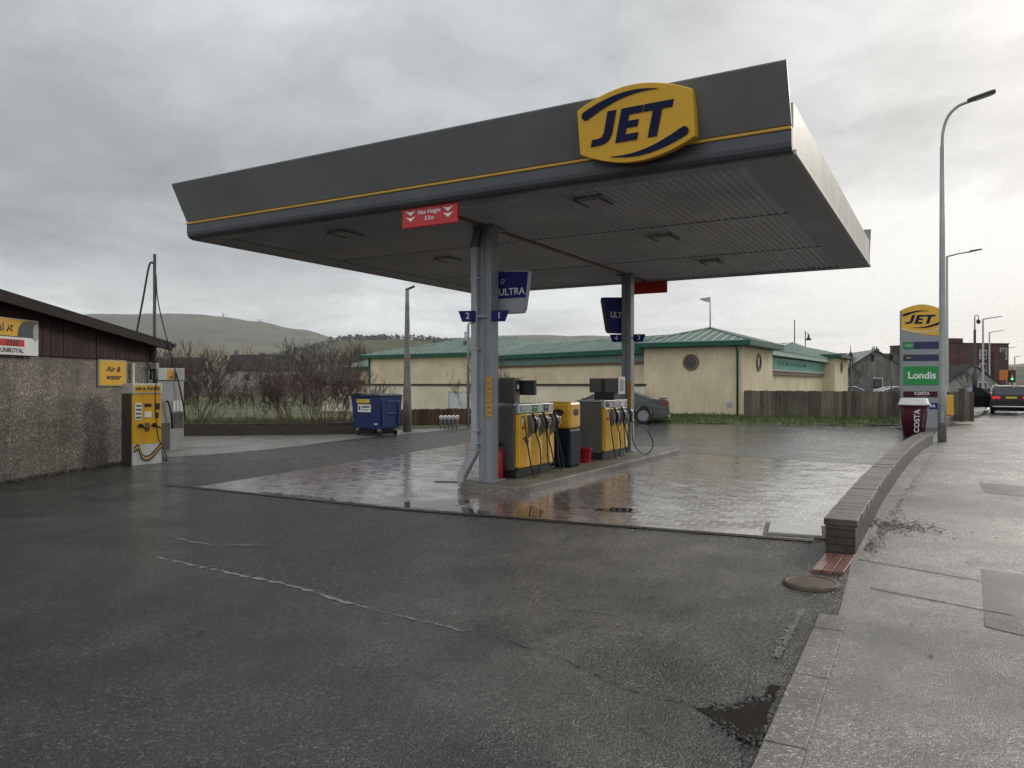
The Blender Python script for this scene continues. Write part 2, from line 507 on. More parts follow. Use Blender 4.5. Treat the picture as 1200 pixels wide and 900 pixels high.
M['joint_sheen'] = mat('sheen_joint_seal', (.17, .166, .158), .22, 0, .5, 12, .5, 50)  # pale tone puts the wet joint's sky reflection into the colour
M['line_white'] = mat('worn_line', (.16, .155, .145), .4, 0, .5, 30, .5, 60)


def water_mat():
    m = bpy.data.materials.new('puddle_water')
    m.use_nodes = True
    t = NT(m.node_tree)
    p = principled(t, Roughness=.03)
    p.inputs['Base Color'].default_value = (.03, .026, .022, 1)
    p.inputs['IOR'].default_value = 1.33
    b = t.n('ShaderNodeBump', i_Strength=.03, i_Distance=.01)
    t.l(t.noise(t.n('ShaderNodeTexCoord').outputs['Object'], 5, 2), b.inputs['Height'])
    t.l(b.outputs[0], p.inputs['Normal'])
    return m


M['water'] = water_mat()
mm = M['water'].copy()
mm.name = 'muddy_water'
M['mud_water'] = mm


def corrug_mat(base, name, period, axis, depth=.6):
    return base


# ------------------------------------------------------------------ mesh helpers
class MB:
    def __init__(s):
        s.v = []
        s.f = []
        s.sm = set()

    def add(s, vs, fs, T=None, smooth=False):
        o = len(s.v)
        for p in vs:
            s.v.append(tuple(T @ Vector(p)) if T is not None else tuple(p))
        for f in fs:
            if smooth:
                s.sm.add(len(s.f))
            s.f.append([i + o for i in f])
        return s

    def box(s, x0, x1, y0, y1, z0, z1, T=None):
        vs = [(x0, y0, z0), (x1, y0, z0), (x1, y1, z0), (x0, y1, z0), (x0, y0, z1), (x1, y0, z1), (x1, y1, z1), (x0, y1, z1)]
        return s.add(vs, [(3, 2, 1, 0), (4, 5, 6, 7), (0, 1, 5, 4), (1, 2, 6, 5), (2, 3, 7, 6), (3, 0, 4, 7)], T)

    def prism(s, poly, a, b, plane='xz', T=None, smooth=False):
        """polygon extruded a..b along the axis left over"""
        ar = sum(poly[i][0] * poly[(i + 1) % len(poly)][1] - poly[(i + 1) % len(poly)][0] * poly[i][1] for i in range(len(poly)))
        if ar < 0:
            poly = poly[::-1]
        n = len(poly)
        if plane == 'xz':
            A = [(p, a, q) for p, q in poly]
            B = [(p, b, q) for p, q in poly]
        elif plane == 'xy':
            A = [(p, q, b) for p, q in poly]
            B = [(p, q, a) for p, q in poly]
        else:
            A = [(b, p, q) for p, q in poly]
            B = [(a, p, q) for p, q in poly]
        s.add(A + B, [tuple(range(n)), tuple(range(2 * n - 1, n - 1, -1))], T)
        o = len(s.v) - 2 * n
        for i in range(n):
            j = (i + 1) % n
            if smooth:
                s.sm.add(len(s.f))
            s.f.append([o + j, o + i, o + n + i, o + n + j])
        return s

    def tube(s, pts, r, n=8, cap=True, smooth=True):
        pts = [Vector(p) for p in pts]
        rs = r if isinstance(r, (list, tuple)) else [r] * len(pts)
        o = len(s.v)
        up = None
        for i, p in enumerate(pts):
            d = (pts[min(i + 1, len(pts) - 1)] - pts[max(i - 1, 0)])
            d = d.normalized() if d.length > 1e-9 else Vector((0, 0, 1))
            if up is None:
                up = Vector((0, 0, 1)) if abs(d.z) < .9 else Vector((1, 0, 0))
            a = (up - d * up.dot(d)).normalized()
            b = d.cross(a)
            up = a
            for k in range(n):
                an = 2 * PI * k / n
                s.v.append(tuple(p + (a * math.cos(an) + b * math.sin(an)) * rs[i]))
        for i in range(len(pts) - 1):
            for k in range(n):
                k2 = (k + 1) % n
                if smooth:
                    s.sm.add(len(s.f))
                s.f.append([o + i * n + k, o + i * n + k2, o + (i + 1) * n + k2, o + (i + 1) * n + k])
        if cap:
            s.f.append([o + k for k in range(n)][::-1])
            e = o + (len(pts) - 1) * n
            s.f.append([e + k for k in range(n)])
        return s

    def lathe(s, prof, n=24, c=(0, 0, 0), smooth=True, caps=True):
        o = len(s.v)
        for r, z in prof:
            for k in range(n):
                an = 2 * PI * k / n
                s.v.append((c[0] + r * math.cos(an), c[1] + r * math.sin(an), c[2] + z))
        for i in range(len(prof) - 1):
            for k in range(n):
                k2 = (k + 1) % n
                if smooth:
                    s.sm.add(len(s.f))
                s.f.append([o + i * n + k, o + i * n + k2, o + (i + 1) * n + k2, o + (i + 1) * n + k])
        if caps:
            s.f.append([o + k for k in range(n)][::-1])
            e = o + (len(prof) - 1) * n
            s.f.append([e + k for k in range(n)])
        return s

    def disc(s, c, r, axis, t, n=20):
        """thin cylinder, centre c, axis unit vector, thickness t"""
        ax = Vector(axis).normalized()
        return s.tube([Vector(c) - ax * t / 2, Vector(c) + ax * t / 2], r, n)

    def build(s, name, m, parent=None, bevel=0., seg=2, loc=None, rotz=0.):
        me = bpy.data.meshes.new(name)
        me.from_pydata(s.v, [], s.f)
        for i in s.sm:
            me.polygons[i].use_smooth = True
        me.materials.append(m)
        me.update()
        o = bpy.data.objects.new(name, me)
        COL.objects.link(o)
        if parent is not None:
            o.parent = parent
        if loc is not None:
            o.location = loc
        o.rotation_euler = (0, 0, rotz)
        if bevel:
            b = o.modifiers.new('bevel', 'BEVEL')
            b.width = bevel
            b.segments = seg
            b.limit_method = 'ANGLE'
            b.angle_limit = R(40)
            b.harden_normals = False
        return o


def tag(o, label, cat, group=None, kind=None):
    o['label'] = label
    o['category'] = cat
    if group:
        o['group'] = group
    if kind:
        o['kind'] = kind
    return o


def thing(name, label, cat, loc=(0, 0, 0), rotz=0., group=None, tilt=0.):
    o = bpy.data.objects.new(name, None)
    COL.objects.link(o)
    o.location = loc
    o.rotation_euler = (tilt, 0, rotz)
    o.empty_display_size = .2
    return tag(o, label, cat, group)


def struct(o, kind='structure'):
    o['kind'] = kind
    return o


def copy_tree(o, parent=None):
    c = o.copy()
    COL.objects.link(c)
    if parent is not None:
        c.parent = parent
    for ch in list(o.children):
        copy_tree(ch, c)
    return c


def text(body, size, m, name, parent, loc, ext=.004, bold=0., shear=0., align='CENTER', face='front', fn=None, spacing=1.0, sx=1.0):
    """lettering as a mesh; local x right, z up, facing -y"""
    cu = bpy.data.curves.new(name, 'FONT')
    cu.body = body
    cu.size = size
    cu.align_x = align
    cu.align_y = 'CENTER'
    cu.extrude = ext
    cu.offset = bold
    cu.shear = shear
    cu.space_character = spacing
    cu.resolution_u = 3
    to = bpy.data.objects.new(name, cu)
    COL.objects.link(to)
    dg = bpy.context.evaluated_depsgraph_get()
    me = bpy.data.meshes.new_from_object(to.evaluated_get(dg))
    bpy.data.objects.remove(to)
    bpy.data.curves.remove(cu)
    for v in me.vertices:
        x, y, z = v.co
        p = Vector((x * sx, -z, y))
        if fn:
            p = fn(p)
        v.co = p
    me.materials.clear()
    me.materials.append(m)
    o = bpy.data.objects.new(name, me)
    COL.objects.link(o)
    o.parent = parent
    o.location = loc
    return o


def arc(cx, cz, rx, rz, a0, a1, n):
    return [(cx + rx * math.cos(R(a0 + (a1 - a0) * i / n)), cz + rz * math.sin(R(a0 + (a1 - a0) * i / n))) for i in range(n + 1)]


# ------------------------------------------------------------------ ground
CX, CY = 1.033, 14.46
CROT = R(-29.8)
CU = Vector((math.cos(CROT), math.sin(CROT)))
CV = Vector((-math.sin(CROT), math.cos(CROT)))


def F(u, v, z=0.):
    return (CX + CU.x * u + CV.x * v, CY + CU.y * u + CV.y * v, z)


def sheet(name, pts, m, z, kind='structure'):
    mb = MB()
    mb.add([(x, y, z) for x, y in pts], [tuple(range(len(pts)))])
    o = mb.build(name, m)
    o['kind'] = kind
    if o.data.polygons[0].normal.z < 0:
        o.data.flip_normals()
    return o


def ragged(poly, step=.12, amp=.03, seed=1):
    rnd = random.Random(seed)
    out_ = []
    for i in range(len(poly)):
        a, b = Vector(poly[i]), Vector(poly[(i + 1) % len(poly)])
        n = max(1, int((b - a).length / step))
        for k in range(n):
            p = a.lerp(b, k / n)
            out_.append((p.x + rnd.uniform(-amp, amp), p.y + rnd.uniform(-amp, amp)))
    return out_


sheet('ground', [(-9000, -300), (9000, -300), (9000, 9000), (-9000, 9000)], M['field'], -.03)
# tarmac of the forecourt yard
sheet('forecourt', [(-40, -12), (60, -12), (60, 18), (30, 31.3), (6.0, 31.9), (-1.2, 31.5), (-1.2, 29.8), (-4.6, 26.6), (-10.9, 24.2), (-40, 24.2)], M['asphalt'], 0.)
# older, smoother surfacing on the near side of the long joint
sheet('old_tarmac', [(-14, 12.2), (-9, 9.9), (-3.43, 7.29), (-2.65, 6.75), (-1.9, 6.29), (-1.31, 5.84), (-.92, 5.49), (-.59, 5.26), (-.31, 5.06), (0., 4.87), (.31, 4.57), (.44, 4.33), (.58, 4.10), (.95, 3.85), (1.05, 3.55), (.96, 3.15), (.1, 1.5), (-.7, 0), (-.7, -8), (-14, -8)], M['asphalt_old'], .003)
# smoother, wetter surfacing beyond the block paving
sheet('yard_tarmac', [(7.44, 15.55), (2.4, 19.26), (-1.1, 21.4), (-1.2, 29.5), (5.6, 31.9), (9.2, 31.3), (14.0, 29.9), (15.5, 27.6), (12.3, 22.6), (11.3, 20.9), (9.0, 17.4)], M['asphalt_yard'], .0025)
# concrete apron on the far left
sheet('concrete_apron', ragged([(-9.5, 17.5), (-7.7, 17.0), (-6.6, 18.4), (-5.8, 19.9), (-4.9, 22.6), (-1.9, 28.0), (-1.3, 30.0), (-4.6, 26.5), (-10.9, 24.1), (-11.5, 20)], .5, .07, 3), M['concrete'], .004)
# block paving round the island
PA, PB, PC, PD, PE = (-5.05, 12.16), (3.17, 8.02), (7.42, 15.49), (2.4, 19.2), (-1.15, 21.33)
sheet('block_paving', [PA, (-1.4, 10.03), PB, PC, PD, PE], M['paving'], .005)
# pavement
sheet('pavement', [(-.6, .0), (0.25, 1.55), (1.18, 3.27), (2.34, 5.45), (3.30, 7.36), (5.2, 10.7), (9.1, 17.25), (12.1, 21.9), (15.7, 27.8), (20.9, 35.3), (22.4, 36.9), (24.0, 36.2),
                   (40, 30.5), (60, 10), (60, -12), (-.6, -12)], M['pavement'], .006)
# carriageway
sheet('road', [(22.52, 36.8), (29.8, 47.5), (50, 80), (120, 200), (150, 200), (90, 80), (60, 30), (40, 30.5), (24.0, 36.2)], M['asphalt'], .003)
sheet('far_pavement', [(20.9, 35.6), (22.4, 37.0), (29.6, 47.6), (49.7, 80), (46, 80), (26, 47.6)], M['pavement'], .05)
k_ = MB()
k_.tube([(22.45, 36.85, .06), (29.7, 47.5, .06), (49.9, 80, .06)], .09, 6)
struct(k_.build('road_kerb', M['kerb']))
# darker repairs and saw-cut lines in the pavement
sheet('tarmac_repair', [(4.16, 6.75), (3.2, 5.15), (3.9, 4.2), (5.2, 5.9)], M['patch'], .010)
sheet('tarmac_repair', [(7.78, 12.69), (9.2, 11.2), (8.5, 9.9), (7.15, 11.5)], M['patch'], .010)
sheet('saw_cut', [(3.24, 7.14), (3.91, 6.36), (3.90, 6.34), (3.23, 7.12)], M['black_slot'], .010)
sheet('saw_cut', [(2.89, 6.13), (3.55, 5.40), (3.54, 5.385), (2.88, 6.11)], M['black_slot'], .010)
# kerb stones flush with the pavement edge
kd = Vector((1.18, 2.20)).normalized()
kn = Vector((kd.y, -kd.x))
ks = MB()
s0 = Vector((.985, 3.18))
pos = -2.4
rk = random.Random(5)
while pos < 2.55:
    L = min(.92, 2.56 - pos)
    a = s0 + kd * pos
    b = s0 + kd * (pos + L - .012)
    w_ = .185
    jit = rk.uniform(-.002, .003)
    q = [a, a + kn * w_, b + kn * w_, b]
    zt = .016 + jit
    ks.add([(p.x, p.y, zt) for p in q] + [(p.x, p.y, -.02) for p in q], [(0, 1, 2, 3), (1, 0, 4, 5), (2, 1, 5, 6), (3, 2, 6, 7), (0, 3, 7, 4)])
    pos += .92
struct(ks.build('kerb', M['kerb'], bevel=.006))
# worn white line beside the kerb
rm_ = random.Random(4)
fl_ = MB()
for i in range(420):
    q = rm_.random()
    c = Vector((1.60, 4.56)).lerp(Vector((2.14, 5.56)), q) + Vector((-.88, .47)) * abs(rm_.gauss(0, .022))
    r_ = rm_.uniform(.003, .013)
    n_ = rm_.randint(4, 6)
    a0 = rm_.uniform(0, 6)
    fl_.add([(c.x + math.cos(a0 + 6.283 * k / n_) * r_ * rm_.uniform(.5, 1.5), c.y + math.sin(a0 + 6.283 * k / n_) * r_ * rm_.uniform(.5, 1.5), .008 + i * 2e-6) for k in range(n_)], [tuple(range(n_))])
struct(fl_.build('worn_marking', M['line_white']), 'stuff')
# crumbs of broken tarmac round the pothole
pc_ = MB()
for i in range(260):
    k = rm_.randrange(7)
    ring = [(.93, 3.86), (1.10, 3.86), (1.22, 3.92), (1.33, 4.00), (1.20, 3.64), (1.12, 3.48), (1.06, 3.58), (1.0, 3.72)]
    a, b = Vector(ring[k]), Vector(ring[k + 1])
    if k == 3:
        continue
    c = a.lerp(b, rm_.random()) + Vector((rm_.gauss(0, .02), rm_.gauss(0, .02)))
    r_ = rm_.uniform(.004, .014)
    pc_.lathe([(r_ * .8, 0), (r_, r_ * .5), (r_ * .55, r_ * 1.0)], 5, (c.x, c.y, .001), smooth=False)
struct(pc_.build('tarmac_crumbs', M['asphalt']), 'stuff')
# red paver slab at the wall end
sp = MB()
for i in range(2):
    for j in range(3):
        a = Vector((2.62, 6.66)) + Vector((.40, .66)) * (i / 2) + Vector((.245, -.10)) * (j / 3)
        e1 = Vector((.40, .66)) * .5 * .96
        e2 = Vector((.245, -.10)) / 3 * .93
        q = [a, a + e2, a + e1 + e2, a + e1]
        sp.add([(p.x, p.y, .03) for p in q] + [(p.x, p.y, 0) for p in q], [(0, 1, 2, 3), (1, 0, 4, 5), (2, 1, 5, 6), (3, 2, 6, 7), (0, 3, 7, 4)])
struct(sp.build('kerb_pavers', M['red_slab'], bevel=.005))


def joint(name, pts, wd, m, z, seed=1, amp=.012):
    rnd = random.Random(seed)
    P2 = []
    for i in range(len(pts) - 1):
        a, b = Vector(pts[i]), Vector(pts[i + 1])
        n = max(2, int((b - a).length / .05))
        P2 += [a.lerp(b, k / n) for k in range(n)]
    P2.append(Vector(pts[-1]))
    mb = MB()
    L_, R_ = [], []
    off = 0
    for i, p in enumerate(P2):
        d = (P2[min(i + 1, len(P2) - 1)] - P2[max(i - 1, 0)]).normalized()
        nn = Vector((-d.y, d.x))
        off = off * .8 + rnd.uniform(-amp, amp) * 1.4
        ww = wd * (rnd.uniform(.25, 1.5) if rnd.random() < .8 else .08) * min(1, .25 + i / 6, .25 + (len(P2) - 1 - i) / 6)
        L_.append(p + nn * (off + ww / 2))
        R_.append(p + nn * (off - ww / 2))
    n = len(P2)
    mb.add([(p.x, p.y, z) for p in R_ + L_], [(i, i + 1, n + i + 1, n + i) for i in range(n - 1)])
    return struct(mb.build(name, m))


joint('tarmac_joint', [(-3.43, 7.29), (-2.65, 6.75), (-1.9, 6.29), (-1.31, 5.84), (-.92, 5.49)], .042, M['joint_sheen'], .006, 1)
joint('tarmac_joint', [(-.88, 5.45), (-.59, 5.26), (-.31, 5.06)], .040, M['joint_sheen'], .006, 2)
joint('tarmac_joint', [(-.31, 5.06), (0., 4.87), (.31, 4.57), (.44, 4.33), (.58, 4.10), (.95, 3.85)], .009, M['black_slot'], .006, 3)
joint('tarmac_joint', [(.25, 5.66), (.56, 5.53), (.78, 5.35)], .03, M['joint_sheen'], .006, 4)
joint('tarmac_joint', [(-3.75, 8.27), (-3.04, 7.75), (-2.44, 7.79)], .03, M['joint_sheen'], .006, 5)
joint('tarmac_joint', [(.55, 3.72), (.73, 3.42), (.93, 3.25)], .008, M['black_slot'], .006, 6)
# puddle filling a break in the tarmac by the kerb
sheet('puddle', ragged([(.93, 3.86), (1.10, 3.86), (1.22, 3.92), (1.33, 4.00), (1.40, 4.16), (1.46, 4.14), (1.30, 3.84), (1.20, 3.64), (1.12, 3.48), (1.06, 3.58), (1.0, 3.72)], .03, .010, 8), M['mud_water'], .0065)
# standing water on the paving
sheet('puddle', ragged([(-2.4, 10.67), (-1.35, 10.08), (-.35, 9.62), (-.25, 9.75), (-.75, 10.25), (-.5, 10.8), (-1.1, 10.75), (-1.5, 10.55)], .08, .03, 11), M['water'], .0085)
sheet('puddle', ragged([(-3.9, 11.6), (-2.5, 10.74), (-2.45, 10.82), (-3.2, 11.32)], .1, .025, 13), M['water'], .0085)
sheet('puddle', ragged([(.05, 9.5), (.35, 9.4), (.4, 9.9), (.25, 10.3), (.1, 9.9)], .06, .03, 17), M['water'], .0085)
sheet('puddle', ragged([(1.05, 9.9), (1.6, 9.75), (1.65, 10.0), (1.25, 10.15)], .06, .03, 19), M['water'], .0085)

# scattered leaves, grit and gum
gl_ = MB()
for i in range(260):
    if i < 150:
        q = rm_.random()
        x, y = rm_.uniform(2.2, 13), rm_.uniform(3, 19)
        if x < .62 * y - .6:
            continue
    else:
        x, y = rm_.uniform(-6, 3), rm_.uniform(3.2, 11)
        if x > .54 * y - 1.2:
            continue
    r_ = rm_.uniform(.005, .018)
    a0 = rm_.uniform(0, 6)
    n_ = rm_.randint(4, 6)
    gl_.add([(x + math.cos(a0 + 6.283 * k / n_) * r_ * rm_.uniform(.4, 1.6), y + math.sin(a0 + 6.283 * k / n_) * r_ * rm_.uniform(.4, 1.6), .0115 + rm_.uniform(0, .006)) for k in range(n_)], [tuple(range(n_))])
struct(gl_.build('fallen_leaves', M['leaf_litter']), 'stuff')

# drain channel along the near edge of the paving
ch = MB()
seq = [(-5.6, 12.42), PA, (-1.4, 10.03), PB]
for i in range(3):
    a, b = Vector(seq[i]), Vector(seq[i + 1])
    d = (b - a).normalized()
    nn = Vector((-d.y, d.x))
    Ln = (b - a).length
    k = 0.
    while k < Ln - .02:
        for off in (-.055, .015):
            p = a + d * k + nn * (off - .05)
            q = a + d * min(k + .035, Ln) + nn * (off - .05)
            ch.add([(p.x, p.y, .010), (q.x, q.y, .010), ((q + nn * .045).x, (q + nn * .045).y, .010), ((p + nn * .045).x, (p + nn * .045).y, .010)], [(0, 1, 2, 3)])
        k += .055
tag(struct(ch.build('drain_channel', M['brown_iron'])), 'iron grating along the near edge of the paving', 'drain')
bk = MB()
for i in range(3):
    a, b = Vector(seq[i]), Vector(seq[i + 1])
    d = (b - a).normalized()
    nn = Vector((-d.y, d.x))
    q = [a + nn * .012, a - nn * .108, b - nn * .108, b + nn * .012]
    bk.add([(p.x, p.y, .0075) for p in q], [(0, 1, 2, 3)])
struct(bk.build('drain_bed', M['black_slot']))
gr = MB()
for i in range(16):
    gr.box(i * .03, i * .03 + .018, 0, .11, 0, .006)
o = gr.build('drain_grate', M['brown_iron'], loc=(-1.30, 12.75, .008), rotz=R(-8))
tag(o, 'small dark slot drain grate in the paving left of the pump island', 'drain')

# covers
mc = MB()
mc.lathe([(.225, -.01), (.215, .012), (.195, .016), (.18, .010), (.0, .014)], 36, caps=False, smooth=False)
o = mc.build('manhole_cover', M['brown_iron'], loc=(2.46, 6.26, .012))
tag(o, 'round rusty manhole cover at the end of the kerb', 'manhole cover')
t = thing('inspection_cover', 'pale wet rectangular inspection cover at the corner of the paving', 'drain cover', (2.80, 8.34, 0), R(-21))
MB().box(0, .56, 0, .66, .0, .030).build('lid', M['wet_steel'], t, .008)
MB().box(-.05, .61, -.05, .71, .0, .014).build('frame', M['kerb'], t, .004)


# ------------------------------------------------------------------ low brick wall between forecourt and pavement
def ribbon_wall(name, label, right_pts, thick, h, m, cope=None, cat='wall'):
    P_ = [Vector(p) for p in right_pts]
    t_ = thing(name, label, cat, (P_[0].x, P_[0].y, 0))
    n = len(P_)

    def off(d):
        res = []
        for i, p in enumerate(P_):
            dd = (P_[min(i + 1, n - 1)] - P_[max(i - 1, 0)]).normalized()
            nn = Vector((-dd.y, dd.x))
            q = p + nn * d - P_[0]
            res.append(q)
        return res

    def slab(nm, d0, d1, z0, z1, m_, bev):
        A, B = off(d0), off(d1)
        mb = MB()
        vs = [(p.x, p.y, z0) for p in A] + [(p.x, p.y, z0) for p in B] + [(p.x, p.y, z1) for p in A] + [(p.x, p.y, z1) for p in B]
        fs = []
        for i in range(n - 1):
            fs += [(2 * n + i, 2 * n + i + 1, 3 * n + i + 1, 3 * n + i), (i, i + 1, 2 * n + i + 1, 2 * n + i), (n + i + 1, n + i, 3 * n + i, 3 * n + i + 1)]
        fs += [(0, 2 * n, 3 * n, n), (n - 1, 2 * n - 1, 4 * n - 1, 3 * n - 1)]
        mb.add(vs, fs)
        return mb.build(nm, m_, t_, bev)
    slab('brickwork', 0, thick, 0, h if not cope else h - .07, m, .006)
    if cope:
        # separate coping blocks with open joints, some chipped and shifted
        rnd = random.Random(3)
        mb = MB()
        for i in range(n - 1):
            a, b = P_[i] - P_[0], P_[i + 1] - P_[0]
            dd = (b - a).normalized()
            nn = Vector((-dd.y, dd.x))
            L_ = (b - a).length
            k = 0.
            while k < L_ - .05:
                l2 = min(.225, L_ - k)
                j0, j1, jz = rnd.uniform(-.005, .005), rnd.uniform(-.005, .005), rnd.uniform(-.004, .004)
                p0 = a + dd * (k + .002) + nn * (-.015 + j0)
                p1 = a + dd * (k + l2 - .002) + nn * (-.015 + j0)
                q0 = a + dd * (k + .002) + nn * (thick + .015 + j1)
                q1 = a + dd * (k + l2 - .002) + nn * (thick + .015 + j1)
                za, zb = h - .068, h + jz
                mb.add([(p.x, p.y, za) for p in (p0, p1, q1, q0)] + [(p.x, p.y, zb) for p in (p0, p1, q1, q0)],
                       [(3, 2, 1, 0), (4, 5, 6, 7), (0, 1, 5, 4), (1, 2, 6, 5), (2, 3, 7, 6), (3, 0, 4, 7)])
                k += l2
        mb.build('coping', cope, t_, .006)
    return t_


ribbon_wall('brick_wall', 'low dark brick wall curving between the paving and the pavement', [(3.32, 7.36), (5.2, 10.67), (7.3, 14.25), (9.15, 17.25), (10.5, 19.35), (11.45, 20.7)], .27, .33, M['wall_brick'], M['wall_cope'])
ribbon_wall('planter_wall', 'mossy low stone wall edging the grass behind the tall lamp post', [(15.7, 27.8), (18.0, 31.0), (20.9, 35.2)], .3, .38, M['wall_brick'], M['wall_cope'])
ribbon_wall('yard_wall', 'low dark wall in front of the leafless bushes', [(-3.9, 25.2), (-5.3, 25.0), (-9.0, 24.25), (-14.5, 24.0)], -.25, .38, M['wall_brick'], M['earth'])

# leaf litter and dirt along the wall foot
rl = random.Random(21)
ll = MB()
for i in range(900):
    tt = rl.random() ** 1.5
    base = Vector((3.45, 7.5)).lerp(Vector((9.6, 17.5)), tt)
    off = abs(rl.gauss(0, .07)) + .01
    if rl.random() < .55:
        base = Vector((4.35, 8.85)) + Vector((rl.gauss(0, .22), rl.gauss(0, .26)))
        off = 0.05 + abs(rl.gauss(0, .12))
    p = base + Vector((.85, -.52)) * off
    sz = rl.uniform(.008, .028)
    an = rl.uniform(0, PI)
    dx, dy = math.cos(an) * sz, math.sin(an) * sz
    zz = .010 + rl.uniform(0, .014)
    ll.add([(p.x - dx, p.y - dy, zz), (p.x + dy * .6, p.y - dx * .6, zz + rl.uniform(-.004, .008)), (p.x + dx, p.y + dy, zz + rl.uniform(0, .01)), (p.x - dy * .6, p.y + dx * .6, zz)], [(0, 1, 2, 3)])
struct(ll.build('leaf_litter', M['leaf_litter']), 'stuff')

# ------------------------------------------------------------------ canopy
UH, VH, ZS = 4.86, 4.53, 4.125
t = thing('fuel_canopy', 'large grey petrol station canopy on two columns with corrugated underside', 'canopy', (CX, CY, 0), CROT)
canopy = t
# corrugated soffit, ribs along v
mb = MB()
u0, u1, v0, v1 = -UH + .56, UH - .56, -VH + .30, VH - .2
pitch = .105
prof = []
u = u0
while u < u1 - pitch:
    prof += [(u, ZS + .025), (u + .04, ZS + .025), (u + .055, ZS), (u + .09, ZS)]
    u += pitch
prof.append((u1, ZS + .035))
n = len(prof)
mb.add([(a, v0, z) for a, z in prof] + [(a, v1, z) for a, z in prof], [(i, n + i, n + i + 1, i + 1) for i in range(n - 1)])
mb.build('soffit', M['soffit'], t)
mb = MB()
for i, (a, b) in enumerate(((-UH, -UH + .56), (UH - .56, UH - .035))):
    k = -VH + .3
    for vv in (-1.5, 1.6, VH - .2):
        mb.box(a, b, k, vv - .006, ZS - .012, ZS + .05)
        k = vv
mb.box(-UH, UH - .035, -VH, -VH + .296, ZS - .014, ZS + .05)
mb.box(-UH, UH - .035, VH - .196, VH, ZS - .014, ZS + .05)
mb.build('soffit_border', M['soffit_flat'], t, .004)
MB().box(-.045, .045, -VH + .32, VH - .22, ZS - .03, ZS + .03).build('soffit_gutter', mat('rust_gutter', (.12, .06, .042), .5, 0, .4, 3), t, .01)
# cross joint lines of the sheets
mb = MB()
for vv in (-1.5, 1.6):
    mb.box(u0, u1, vv - .006, vv + .006, ZS - .002, ZS + .012)
mb.build('soffit_joint', M['lip'], t)


def fascia_part(sgn, name, prof2, m, bev=0):
    mb = MB()
    pts = [(sgn * (VH + d), z) for d, z in prof2]
    mb.prism(pts, -UH, UH, 'yz')
    return mb.build(name, m, t, bev)


lipprof = [(-.02, 4.10), (.04, 4.105), (.075, 4.125), (.098, 4.16), (.108, 4.21), (.108, 4.335), (-.02, 4.335)]
panelprof = [(.112, 4.388), (.4, 4.95), (.4, 4.965), (.36, 4.965), (.36, 4.945), (.07, 4.388)]
stripeprof = [(.0, 4.338), (.122, 4.338), (.126, 4.345), (.126, 4.363), (.122, 4.37), (.0, 4.37)]
for sgn in (-1, 1):
    fascia_part(sgn, 'fascia_lip', lipprof, M['lip'])
    p_ = fascia_part(sgn, 'fascia_panel', panelprof, M['grey'])
    fascia_part(sgn, 'fascia_stripe', stripeprof, mat('stripe_ochre', (.55, .32, .04), .45))
# side fascias: cream flat sheets with joints and a light bottom trim
for sgn in (-1, 1):
    mb = MB()
    k = -VH + .0
    for vv in (-2.3, -.1, 2.1, VH):
        a, b = sorted((sgn * (UH - .03), sgn * UH))
        mb.box(a, b, k + .004, vv - .004, ZS - .02, ZS + .53)
        k = vv
    fp = mb.build('side_fascia', M['cream_fascia'], t)
    mb = MB()
    a, b = sorted((sgn * (UH + .002), sgn * (UH + .03)))
    mb.box(a, b, -VH + .01, VH - .01, ZS - .026, ZS + .03)
    mb.build('trim', M['offwhite'], fp, .004)
# roof deck
MB().box(-UH + .05, UH - .05, -VH + .05, VH - .05, ZS + .30, ZS + .36).build('roof_deck', M['lip'], t)
# recessed luminaires
for uu in (2.16, -2.22):
    for vv in (-3.65, -.72, 2.25):
        f_ = MB()
        f_.box(uu - .21, uu + .21, vv - .21, vv + .21, ZS - .03, ZS + .004)
        lo_ = f_.build('luminaire', M['soffit_flat'], t, .006)
        MB().box(uu - .15, uu + .15, vv - .15, vv + .15, ZS - .042, ZS - .031).build('lens', M['ultra_grey'], lo_, .004)
        mb = MB()
        for q in (-1, 1):
            mb.box(uu + q * .18 - .008, uu + q * .18 + .008, vv - .23, vv + .23, ZS - .045, ZS - .031)
        mb.build('bracket', M['black'], lo_)
# columns
for vv in (-2.82, 3.2):
    mb = MB()
    a = .112
    mb.prism([(-a, vv - a), (-.02, vv - a), (-.02, vv - a + .02), (.02, vv - a + .02), (.02, vv - a), (a, vv - a), (a, vv + a), (-a, vv + a)], .12, ZS + .02, 'xy')
    mb.build('column', M['column'], t, .008)
    MB().box(-.2, .2, vv - .2, vv + .2, .128, .15).build('base_plate', M['column'], t, .004)
    MB().box(-.19, .19, vv - .19, vv + .19, ZS - .05, ZS - .002).build('head_plate', M['column'], t, .004)
# rainwater downpipe on the near column
mb = MB()
vx = -2.95
dp = -.165
mb.box(dp - .052, dp + .052, vx - .055, vx + .055, .62, 3.80)
pipe = mb.build('downpipe', M['pipe'], t, .012)
mb = MB()
mb.prism([(dp - .06, .60), (dp + .06, .60), (dp + .01, .50), (dp - .19, .17), (dp - .19, .02), (dp - .30, .02), (dp - .30, .22), (dp - .10, .56)], vx - .058, vx + .058, 'xz')
mb.build('shoe', M['pipe'], pipe, .008)
for zz in (.72, .92, 2.2, 3.3):
    MB().box(dp - .062, dp + .10, vx - .064, vx + .064, zz - .010, zz + .010).build('strap', M['pipe'], pipe)
mb = MB()
mb.prism([(dp - .07, 3.80), (dp + .07, 3.80), (dp + .14, ZS - .02), (dp + .02, ZS - .02)], vx - .065, vx + .065, 'xz')
mb.build('swan_neck', M['lip'], pipe)
